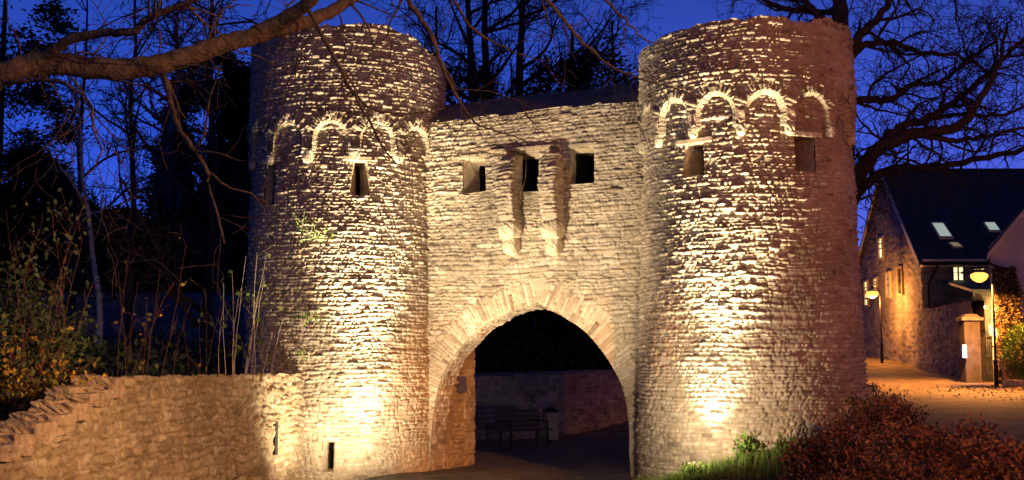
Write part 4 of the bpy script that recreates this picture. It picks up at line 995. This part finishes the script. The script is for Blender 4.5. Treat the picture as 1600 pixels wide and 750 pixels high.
# --- big bare tree behind the right tower
rg = np.random.RandomState(9)
TR = empty('bare_tree', (float(at(1318, 560, 27)[0]), 27, .6), 0, label='large gnarled bare tree spreading dark branches behind the right tower', cat='tree')
base = at(1322, 600, 27); YT = 27
tubes('trunk', [limb([(1322, 640), (1320, 500), (1316, 330), (1318, 200), (1318, 90), (1312, 0), (1300, -90)], [YT] * 7, [.34, .30, .27, .22, .17, .13, .09], 5, .01, rg)], M['bark_dark'], TR, 10)
ml = [limb([(1316, 345), (1342, 275), (1378, 228), (1438, 208), (1495, 198), (1530, 158), (1560, 100), (1574, 35)], [27, 26.6, 26.2, 26, 25.8, 25.6, 25.5, 25.4], [.20, .17, .14, .12, .09, .07, .05, .03], 6, .02, rg),
      limb([(1375, 232), (1405, 200), (1450, 186), (1490, 160), (1540, 118), (1590, 70), (1640, 30)], [26.3, 26.5, 26.8, 27, 27.2, 27.4, 27.6], [.10, .09, .08, .06, .05, .03], 6, .02, rg),
      limb([(1316, 150), (1348, 155), (1390, 155), (1425, 133), (1465, 128), (1500, 105), (1560, 60)], [27, 27.2, 27.4, 27.5, 27.7, 28, 28.2], [.09, .08, .07, .055, .04, .03], 6, .02, rg),
      limb([(1318, 110), (1340, 60), (1372, 25), (1402, -20)], [27, 26.8, 26.6, 26.4], [.13, .11, .08, .06], 6, .02, rg),
      limb([(1330, 90), (1350, 72), (1395, 68), (1440, 82), (1490, 86), (1530, 100)], [27, 27, 27, 27.2, 27.2, 27.3], [.09, .07, .06, .04, .03], 6, .02, rg),
      limb([(1316, 60), (1308, 20), (1300, -30)], [27, 27, 27], [.12, .1, .08], 5, .02, rg),
      limb([(1318, 330), (1345, 295), (1390, 264), (1450, 262), (1520, 250), (1600, 235), (1680, 225)], [27, 27.4, 27.8, 28, 28.4, 28.8, 29], [.13, .11, .09, .07, .06, .05], 6, .02, rg),
      limb([(1440, 208), (1480, 220), (1530, 215), (1600, 200)], [26, 26, 26, 26], [.07, .06, .04, .03], 6, .02, rg),
      limb([(1460, 186), (1500, 178), (1560, 180), (1620, 160)], [27, 27, 27, 27], [.05, .045, .035, .03], 6, .02, rg),
      limb([(1314, 60), (1270, 15), (1240, -25)], [27, 27.5, 28], [.10, .08, .06], 5, .02, rg),
      limb([(1316, 20), (1220, 12), (1160, -20)], [27.4, 28, 28.5], [.07, .06, .04], 5, .02, rg),
      limb([(1318, -20), (1400, -50), (1500, -40), (1580, -20), (1640, 10)], [27, 27, 27, 27, 27], [.12, .1, .08, .06, .03], 5, .02, rg)]
tubes('limb', ml, M['bark_dark'], TR, 8)
par = dict(dens=[3.4, 3.8, 3.9, 3.6], len=[1.6, .9, .5, .3], up=[.12, .05, 0], wander=.22, trop=.0, step=.10, rmin=.008, max=3, aniso=(1, .5, 1))
pt = []
for P_, R_ in ml: grow(pt, P_, np.minimum(R_, .07), 0, rg, par)
tubes('twigs', pt, M['bark_dark'], TR, 4)
print('right tree paths', len(pt))

# --- trees behind the gate
def bare_tree(name, foot, H, lean, seed, label, r0=.2, m='bark_dark', fork=.35, spread=1.0, parx=None, group='bare trees behind the gate', nlim=9, lenl=4.0):
    rg = np.random.RandomState(seed); x, y = foot; gz = float(ground_z(x, y))
    o = empty(name, (x, y, gz), 0, label=label, cat='tree', group=group)
    P = [np.array([x, y, gz - .3])]; m_ = 14; d = np.array([lean[0], lean[1], 1.0]); d /= np.linalg.norm(d)
    for k in range(m_): P.append(P[-1] + (d + rg.normal(size=3) * .05) * H / m_)
    P = np.array(catmull(P, 2)); Rr = np.linspace(r0, r0 * .18, len(P)); tubes('trunk', [(P, Rr)], M[m], o, 8)
    pt = []; lim = []
    for k in range(nlim):
        t = fork + (1 - fork) * (k + rg.rand()) / nlim; i = int(t * (len(P) - 1)); a = rg.rand() * 2 * PI
        dd = np.array([math.cos(a) * spread, math.sin(a) * spread * .6, rg.uniform(.35, 1.0)]); dd /= np.linalg.norm(dd); q = P[i]; ln = lenl * (1.15 - .6 * t) * rg.uniform(.7, 1.2)
        Q = [q]
        for j in range(9): dd = dd + rg.normal(size=3) * .14 + np.array([0, 0, .05]); dd /= np.linalg.norm(dd); Q.append(Q[-1] + dd * ln / 9)
        R_ = np.linspace(Rr[i] * .6, .02, 10); lim.append((Q, R_))
    pr = dict(dens=[2.6, 2.8, 2.8], len=[1.5, .8, .5], up=[.15, .05], wander=.2, trop=.0, step=.12, rmin=.011, max=2, aniso=(1, .6, 1)); pr.update(parx or {})
    for P_, R_ in lim: grow(pt, P_, R_, 0, rg, pr)
    tubes('branches', lim + pt, M[m], o, 4); return o
for (px, Yd, H, ln, sd, lb) in [(742, 50, 20, (-.02, 0), 1, 'bare tree trunk rising behind the gate, leftmost of the three close trunks'), (764, 51, 21, (.0, 0), 2, 'bare tree trunk behind the gate, middle of the three close trunks'),
                            (797, 49, 20, (.03, 0), 3, 'bare tree trunk behind the gate, rightmost of the three close trunks'), (905, 52, 16, (-.02, 0), 4, 'shorter bushy bare tree behind the gate, nearer the right tower')]:
    bare_tree('bare_tree', (float(at(px, 300, Yd)[0]), Yd), H, ln, sd, lb, r0=.34, nlim=16, lenl=5.8)
bare_tree('bare_tree', (float(at(955, 300, 50)[0]), 50), 15, (0, 0), 6, 'bare tree seen close beside the left edge of the right tower', r0=.2, nlim=12, lenl=4.5)
bare_tree('bare_tree', (float(at(685, 300, 46)[0]), 46), 15, (0, 0), 7, 'bare tree showing just right of the top of the left tower', r0=.2, nlim=12, lenl=4.5)
# left background
bare_tree('birch_tree', (float(at(172, 400, 34)[0]), 34), 8.5, (-.13, 0), 8, 'pale leaning birch trunk in the dark trees left of the left tower', r0=.10, m='bark_pale', nlim=6, lenl=2.0, fork=.5, group='bare trees left of the towers', parx=dict(dens=[1.6, 1.6], max=1))
for px, Yd, H, sd, lb in [(210, 38, 13, 21, 'bare tree in the gap of blue sky, centre left behind the limb'), (120, 42, 13, 22, 'bare tree behind the birch at the left'), (262, 44.5, 13, 23, 'thick pale-trunked bare tree against the dark conifers left of the left tower'), (330, 30, 11, 25, 'bare sapling tree just left of the left tower, hung with fine twigs')]:
    bare_tree('bare_tree', (float(at(px, 300, Yd)[0]), Yd), H, (0, 0), sd, lb, r0=.34 if sd == 23 else .14, m='bark_grey' if sd == 23 else 'bark_dark', nlim=14, lenl=3.6, fork=.15, group='bare trees left of the towers')

# evergreens
def evergreen(name, foot, H, rad, seed, label, m='evergreen', n=26000, size=.22, z0=.05, conical=True, parent_group='dark evergreens behind the walls'):
    rg = np.random.RandomState(seed); x, y = foot; gz = float(ground_z(x, y))
    o = empty(name, (x, y, gz), 0, label=label, cat='tree', group=parent_group)
    tubes('trunk', [(np.array([[x, y, gz - .2], [x, y, gz + H * .4], [x + .05, y, gz + H * .93]]), np.array([rad * .09, rad * .07, .03]))], M['bark_dark'], o, 6)
    k = 260 if conical else 180
    t = rg.rand(k) ** .8; prof = rad * ((1 - t) ** .75 if conical else np.sin(np.clip(t * .9 + .1, 0, 1) * PI) ** .5)
    a = rg.rand(k) * 2 * PI; rr_ = prof * (.35 + .65 * rg.rand(k) ** .5) * (1 + .18 * np.sin(3 * a + seed))
    c = np.stack([x + rr_ * np.cos(a), y + rr_ * np.sin(a), gz + H * (z0 + (1 - z0) * t)], 1)
    i = rg.randint(0, k, n); sp = rad * .13
    pts = c[i] + rg.normal(size=(n, 3)) * np.array([sp, sp, sp * .6])
    if conical: pts[:, 2] -= .25 * np.hypot(pts[:, 0] - c[i][:, 0], pts[:, 1] - c[i][:, 1])
    dirs = pts - np.array([x, y, gz]); dirs[:, 2] = -.2 if conical else .2; dirs /= np.linalg.norm(dirs, axis=1)[:, None]
    leaves('crown', pts, size, M[m], o, rg, .45, dirs=dirs, tint=(i / k)); return o
for (px, Yd, H, rad, sd, lb, cn) in [
    (-5, 45, 17.5, 2.3, 31, 'tall black evergreen filling the left edge of the picture', False), (325, 46, 11.6, 2.1, 32, 'broad dark evergreen directly left of the left tower', False),
    (375, 45, 10.8, 2.0, 33, 'dark evergreen partly hidden by the left tower', True), (275, 48, 9.0, 1.3, 34, 'narrow pointed evergreen at the edge of the blue gap', True),
    (190, 45, 5.4, 1.6, 35, 'low rounded evergreen just under the leaning birch', False), (50, 45, 7.5, 2.0, 36, 'low dark evergreen behind the bramble at the far left', False),
    (120, 47, 6.0, 1.6, 46, 'low dark evergreen left of the leaning birch', False),
    (720, 47, 12.8, 2.6, 37, 'dark evergreen behind the left end of the gate crest', False), (805, 52, 12.0, 2.6, 38, 'dark evergreen behind the middle of the gate', False),
    (872, 48, 13.4, 2.4, 39, 'dark evergreen rising above the gate crest, right of its middle', False), (940, 46, 13.0, 2.2, 40, 'dark evergreen nearest the left edge of the right tower', False),
    (1000, 54, 13.0, 2.6, 41, 'dark evergreen hidden mostly by the right tower', True), (660, 50, 9.0, 2.6, 42, 'dark evergreen hidden mostly by the left tower', True)]:
    evergreen('evergreen_tree', (float(at(px, 300, Yd)[0]), Yd), H, rad, sd, lb, conical=cn, n=(11000 if px > 600 else 22000 if cn else 26000), size=.20)

# hedge mass below them (no single plant readable)
rg = np.random.RandomState(71)
n = 110000; xs = rg.uniform(-22, 12, n); ys = 43 + np.abs(rg.normal(size=n)) * 2.0 + (xs > -5) * 1.0 + np.clip(xs, 0, 12) * .35
zs = ground_z(xs, ys) + rg.rand(n) * (4.6 + .8 * noise(xs * .5, ys * 0, 3) + 1.3 * (xs < -5))
tag(leaves('undergrowth', np.stack([xs, ys, zs], 1), .26, M['evergreen'], None, rg, .6), kind='stuff')

# --- low shrubs with red-brown leaves, lower right
def shrub(name, c, rad, seed, label, m, n=9000, size=.055, stem='twig_red', group=None, asp=.42, upb=.5, shoots=26, cat='shrub'):
    rg = np.random.RandomState(seed); gz = float(ground_z(c[0], c[1])); o = empty(name, (c[0], c[1], gz), 0, label=label, cat=cat, group=group)
    pt = []
    for k in range(shoots):
        a = rg.rand() * 2 * PI; q = rg.rand() ** .5; tip = np.array([c[0] + rad[0] * q * math.cos(a) * 1.05, c[1] + rad[1] * q * math.sin(a) * 1.05, gz + rad[2] * (1.05 - .35 * q * q) * rg.uniform(.85, 1.15)])
        st = np.array([c[0] + rad[0] * q * .4 * math.cos(a), c[1] + rad[1] * q * .4 * math.sin(a), gz - .05]); P = [st * (1 - t) + tip * t + rg.normal(size=3) * .025 + np.array([0, 0, .12 * math.sin(t * PI)]) for t in np.linspace(0, 1, 8)]
        pt.append((P, np.linspace(.010, .003, 8)))
    tubes('stems', pt, M[stem], o, 4)
    k = 150; a = rg.rand(k) * 2 * PI; q = rg.rand(k) ** .5; h = rg.rand(k) ** .55 * (1 - .45 * q * q) * (1 + .16 * noise(a * 2, q * 4, seed))
    cc = np.stack([c[0] + rad[0] * q * np.cos(a), c[1] + rad[1] * q * np.sin(a), gz + rad[2] * h], 1)
    i = rg.randint(0, k, n); pts = cc[i] + rg.normal(size=(n, 3)) * np.array([rad[0], rad[1], rad[2]]) * .095
    pts[:, 2] = np.maximum(pts[:, 2], gz + .02)
    dirs = rg.normal(size=(n, 3)); dirs[:, 2] += upb; dirs /= np.linalg.norm(dirs, axis=1)[:, None]
    leaves('foliage', pts, size, M[m], o, rg, asp, dirs=dirs, tint=rg.rand(k)[i]); return o
for px, py, Yd, rx, ry, h, sd, lb in [(1335, 690, 16.4, .85, .8, .98, 1, 'red-brown leafy shrub against the foot of the right tower'), (1400, 640, 17.3, 1.0, .9, 1.18, 2, 'tallest red-brown shrub between the right tower and the road'),
        (1480, 670, 15.6, 1.1, .9, 1.02, 3, 'red-brown shrub in the lower right, in front of the road'), (1580, 690, 14.8, 1.0, .9, .92, 4, 'red-brown shrub cut by the right edge of the picture'),
        (1405, 715, 14.2, .85, .8, .78, 5, 'nearest low red-brown shrub at the bottom right'), (1510, 735, 13.4, .95, .8, .66, 6, 'low red-brown shrub at the bottom edge, right of the others'), (1362, 640, 18.8, .6, .7, 1.05, 7, 'small red-brown shrub behind the others beside the right tower')]:
    q = at(px, py, Yd); shrub('leafy_shrub', (float(q[0]), Yd), (rx, ry, h), 80 + sd, lb, 'redleaf', n=13000, size=.075, group='red-brown shrubs at the foot of the right tower')

# --- grass and weeds at the foot of the right tower
rg = np.random.RandomState(90); n = 5200
gxs = rg.uniform(2.0, 4.9, n); gys = RY - np.sqrt(np.maximum(0, 2.05 ** 2 - np.minimum(np.abs(gxs - RX), 2.0) ** 2)) - rg.uniform(0.05, 1.5, n); gzs = ground_z(gxs, gys)
V, F, T = [], [], []
for k in range(n):
    hgt = rg.uniform(.07, .24) * (1.3 if rg.rand() < .2 else 1); a = rg.rand() * 2 * PI; b_ = np.array([gxs[k], gys[k], gzs[k] - .01]); ld = np.array([math.cos(a), math.sin(a), 0]); sd_ = np.array([-ld[1], ld[0], 0]) * .006
    q = len(V); lean = rg.uniform(.02, .12)
    for t in (0, .4, .75, 1.0):
        p = b_ + np.array([0, 0, hgt * (t - .25 * t * t)]) + ld * lean * t * t; ww = 1 - t * .85; V += [p - sd_ * ww, p + sd_ * ww]
    for j in range(3): F.append((q + 2 * j, q + 2 * j + 1, q + 2 * j + 3, q + 2 * j + 2))
    T += [rg.rand()] * 8
T = np.array(T)
tag(link('grass', np_mesh('grass', np.array(V), np.array(F), np.stack([T, T, T], 1)), M['grass']), kind='stuff')
xs = gxs; 
for px, sd, lb, hh in [(1172, 1, 'tall green weed against the base of the right tower', .34), (1232, 2, 'broad-leaved green weed at the tower foot beside the shrubs', .22), (1085, 3, 'pale green weed near the gate at the foot of the right tower', .16)]:
    Yd = 19.2; q = at(px, 735, Yd); shrub('weed', (float(q[0]), Yd), (.20, .15, hh), 95 + sd, lb, 'greenleaf', n=260, size=.10, stem='twig_pale', group='green weeds at the foot of the right tower', shoots=5, cat='weed', upb=1.0)

# --- climbers growing out of the left tower
def tower_plant(ph, z, seed, label, spread, n):
    rg = np.random.RandomState(seed); a = fL + R(ph); r = 2.0; c = np.array([LX + r * math.cos(a), LY + r * math.sin(a), z])
    o = empty('wall_plant', c, 0, label=label, cat='plant', group='small plants rooted in the left tower')
    nrm = np.array([math.cos(a), math.sin(a), 0]); tg = np.array([-nrm[1], nrm[0], 0]); pt = []; tips = []
    for k in range(9):
        d = nrm * rg.uniform(.25, .7) + tg * rg.normal() * .7 + np.array([0, 0, rg.uniform(-.3, .8)]); d /= np.linalg.norm(d); P = [c]
        for j in range(6): d = d + rg.normal(size=3) * .15; d /= np.linalg.norm(d); P.append(P[-1] + d * spread / 6); tips.append(P[-1])
        pt.append((P, np.linspace(.006, .002, 7)))
    tubes('stems', pt, M['twig_pale'], o, 3); tips = np.array(tips); i = rg.randint(0, len(tips), n)
    leaves('foliage', tips[i] + rg.normal(size=(n, 3)) * .03, .07, M['greenleaf'], o, rg, .35); return o
for ph, py, sd, lb, sp, n in [(-18, 372, 1, 'largest leafy plant rooted halfway up the left tower', .36, 150), (-20, 497, 2, 'leafy plant rooted on the left tower below the largest one', .26, 80), (-22, 555, 3, 'lowest small leafy plant on the left tower', .2, 50), (-24, 345, 4, 'topmost small plant on the left tower, left of its lit streak', .2, 40)]:
    tower_plant(ph, zfront(py, DL), sd, lb, sp, n)

# --- tall pale shoots and brambles behind the ruined wall
def shoots(name, base_px, Yd, tips, label, m, seed, r=.010, leafm=None, nleaf=0, lsize=.08, side=2.2, cat='shrub', group=None, lh=None):
    rg = np.random.RandomState(seed); b0 = at(base_px[0], base_px[1], Yd); gz = float(ground_z(b0[0], Yd)); o = empty(name, (b0[0], Yd, gz), 0, label=label, cat=cat, group=group); pt = []; lp_ = []
    for (tx, ty) in tips:
        t_ = at(tx, ty, Yd + rg.uniform(-.7, .7)); s_ = b0 + np.array([rg.uniform(-.15, .15), rg.uniform(-.2, .2), 0]) ; s_[2] = gz - .1
        bend = np.array([rg.normal() * .10, rg.normal() * .15, .2]); P = [s_ * (1 - t) + t_ * t + bend * math.sin(t * PI) + rg.normal(size=3) * .008 for t in np.linspace(0, 1, 14)]
        R_ = np.linspace(r, r * .35, 14); pt.append((P, R_)); sub = []
        grow(sub, P[5:], R_[5:] * .8, 0, rg, dict(dens=[side, 1.5], len=[.42, .2], up=[.3, .1], wander=.12, trop=0, step=.07, rmin=.0025, max=1)); pt += sub; lp_ += [p for q in sub for p in q[0][2:]] + P[6:]
    tubes('stems', pt, M[m], o, 4)
    if leafm and nleaf:
        A = np.array(lp_); i = rg.randint(0, len(A), nleaf); pts = A[i] + rg.normal(size=(nleaf, 3)) * .04
        leaves('foliage', pts, lsize, M[leafm], o, rg, .6)
    return o
shoots('shrub_shoots', (372, 590), 23.2, [(350, 440), (362, 425), (385, 400), (402, 395), (412, 430), (405, 455), (440, 500), (425, 520), (350, 470), (395, 470), (452, 558), (418, 395), (375, 450)], 'pale tall shoots with a few green leaves standing against the left tower', 'twig_pale', 1, .013, 'greenleaf', 90, .11, 1.2)
shoots('shrub_shoots', (305, 590), 21.0, [(300, 470), (320, 450), (312, 500), (345, 480), (285, 500)], 'reddish twiggy shoots left of the pale ones, behind the flat wall top', 'twig_red', 2, .008, 'yellowleaf', 12, .09, 2.5)
shoots('shrub_shoots', (185, 600), 17.0, [(185, 420), (200, 400), (250, 420), (270, 440), (230, 470), (290, 385), (215, 440)], 'tall thin reddish stems in the middle of the ruined wall', 'twig_red', 3, .007, 'yellowleaf', 26, .08, 2.0)
shoots('bramble', (60, 640), 14.5, [(20, 380), (60, 360), (100, 400), (130, 370), (80, 330), (10, 330), (150, 430), (40, 440), (-30, 400), (110, 340), (135, 310)], 'tangle of reddish bramble stems at the left edge above the ruined wall', 'twig_red', 4, .007, 'holly', 500, .07, 5.0)
for (px, py, Yd, rx, h, sd, lb, mm, n) in [(40, 600, 14.8, 1.1, 1.25, 1, 'bush with yellow and green autumn leaves at the left edge', 'yellowleaf', 2200), (125, 590, 16.2, .8, .9, 2, 'leafy bush with a few yellow leaves right behind the ruined steps', 'yellowleaf', 1300), (0, 560, 15.8, 1.2, 1.9, 3, 'dark green bush behind the yellow-leaved one', 'holly', 6000), (185, 610, 17.8, .9, .6, 5, 'low dark bush behind the highest ruined step', 'holly', 3500)]:
    q = at(px, py, Yd); shrub('leafy_bush', (float(q[0]) - .2, Yd), (rx, .7, h), 110 + sd, lb, mm, n=n, size=.085, asp=.6, group='bushes behind the ruined wall', shoots=30)
rg = np.random.RandomState(120); n = 26000; xs = rg.uniform(-16, -5.3, n); ys = rg.uniform(19, 40, n); zs = ground_z(xs, ys) + rg.rand(n) ** 1.5 * (.9 + .5 * noise(xs, ys, 4))
tag(leaves('ground_cover', np.stack([xs, ys, zs], 1), .15, M['evergreen'], None, rg, .6), kind='stuff')

# --- creeper on the right house corner, clipped bush, creeper on the wall
rg = np.random.RandomState(130); x0 = at(1556, 500, Y2)[0]; x1 = at(1590, 500, Y2)[0]; zt_ = at(0, 420, Y2)[2]
cr = empty('creeper', (x0, Y2 - .2, 1.4), 0, label='golden-lit creeper climbing the left corner of the gabled house', cat='climbing plant')
n = 9000; t = rg.rand(n); xs = x0 + (x1 - x0) * (rg.rand(n)) + .12 * noise(t * 9, t * 0, 3); zs = 1.35 + (zt_ - 1.35) * t; ys = Y2 - .03 - np.abs(rg.normal(size=n)) * .16
leaves('foliage', np.stack([xs, ys, zs], 1), .11, M['ivy'], cr, rg, .7)
pt = []
for k in range(14):
    xx = x0 + (x1 - x0) * rg.rand(); P = [np.array([xx + .12 * math.sin(j * .9 + k), Y2 - .1, 1.3 + (zt_ - 1.3) * j / 14]) for j in range(15)]; pt.append((P, np.linspace(.03, .01, 15)))
tubes('stems', pt, M['twig_pale'], cr, 4)
pt = []
for k in range(10):
    xx = x1 + rg.rand() * 1.2; z_ = 2.2 + rg.rand() * 1.5; d = np.array([rg.normal(), 0, 1.0]); P = [np.array([xx, Y2 - .06, z_])]
    for j in range(10): d = d + np.array([rg.normal() * .5, 0, rg.normal() * .3]); d /= np.linalg.norm(d); P.append(P[-1] + d * .18)
    pt.append((P, np.linspace(.02, .006, 11)))
ct = tubes('wall_creeper', pt, M['twig_pale'], None, 4); tag(ct, 'thin bare creeper stems spread over the stucco of the gabled house', 'climbing plant')
q = at(1598, 555, 43.6); rg = np.random.RandomState(140); gz = float(ground_z(q[0], 43.6))
ob = empty('clipped_bush', (q[0], 43.6, gz), 0, label='round clipped evergreen bush in front of the gabled house', cat='bush')
v = rg.normal(size=(9000, 3)); v /= np.linalg.norm(v, axis=1)[:, None]; v *= (.55 + .45 * rg.rand(9000, 1) ** .3)
leaves('foliage', v * np.array([.62, .62, .95]) * (1 + .06 * noise(v[:, 0] * 5, v[:, 2] * 5, 2))[:, None] + np.array([q[0], 43.6, gz + 1.15]), .07, M['greenleaf'], ob, rg, .6, dirs=v)
MB().bar((q[0], 43.6, gz - .1), (q[0], 43.6, gz + .9), .06).build('stem', M['bark_dark'], ob)
# fallen leaves on the road edge
rg = np.random.RandomState(150); n = 600; xs = 17.6 - np.abs(rg.normal(size=n)) * 2.6; ys = 43.2 - np.abs(rg.normal(size=n)) * 5
tag(leaves('fallen_leaves', np.stack([xs, ys, ground_z(xs, ys) + .05], 1), .09, M['yellowleaf'], None, rg, .6), kind='stuff')

# ground floodlight housings (below the frame, under the beams)
for k, (nm, l, t, p_, a) in enumerate(FLOODS):
    gz = float(ground_z(l[0], l[1]))
    fo = empty('floodlight', (l[0], l[1], gz), 0, label=LBL[k], cat='floodlight', group='ground floodlights')
    MB().lathe((l[0], l[1], gz - .02), [(.13, 0), (.13, .03), (.10, .04)], 16).build('housing', M['iron'], fo)
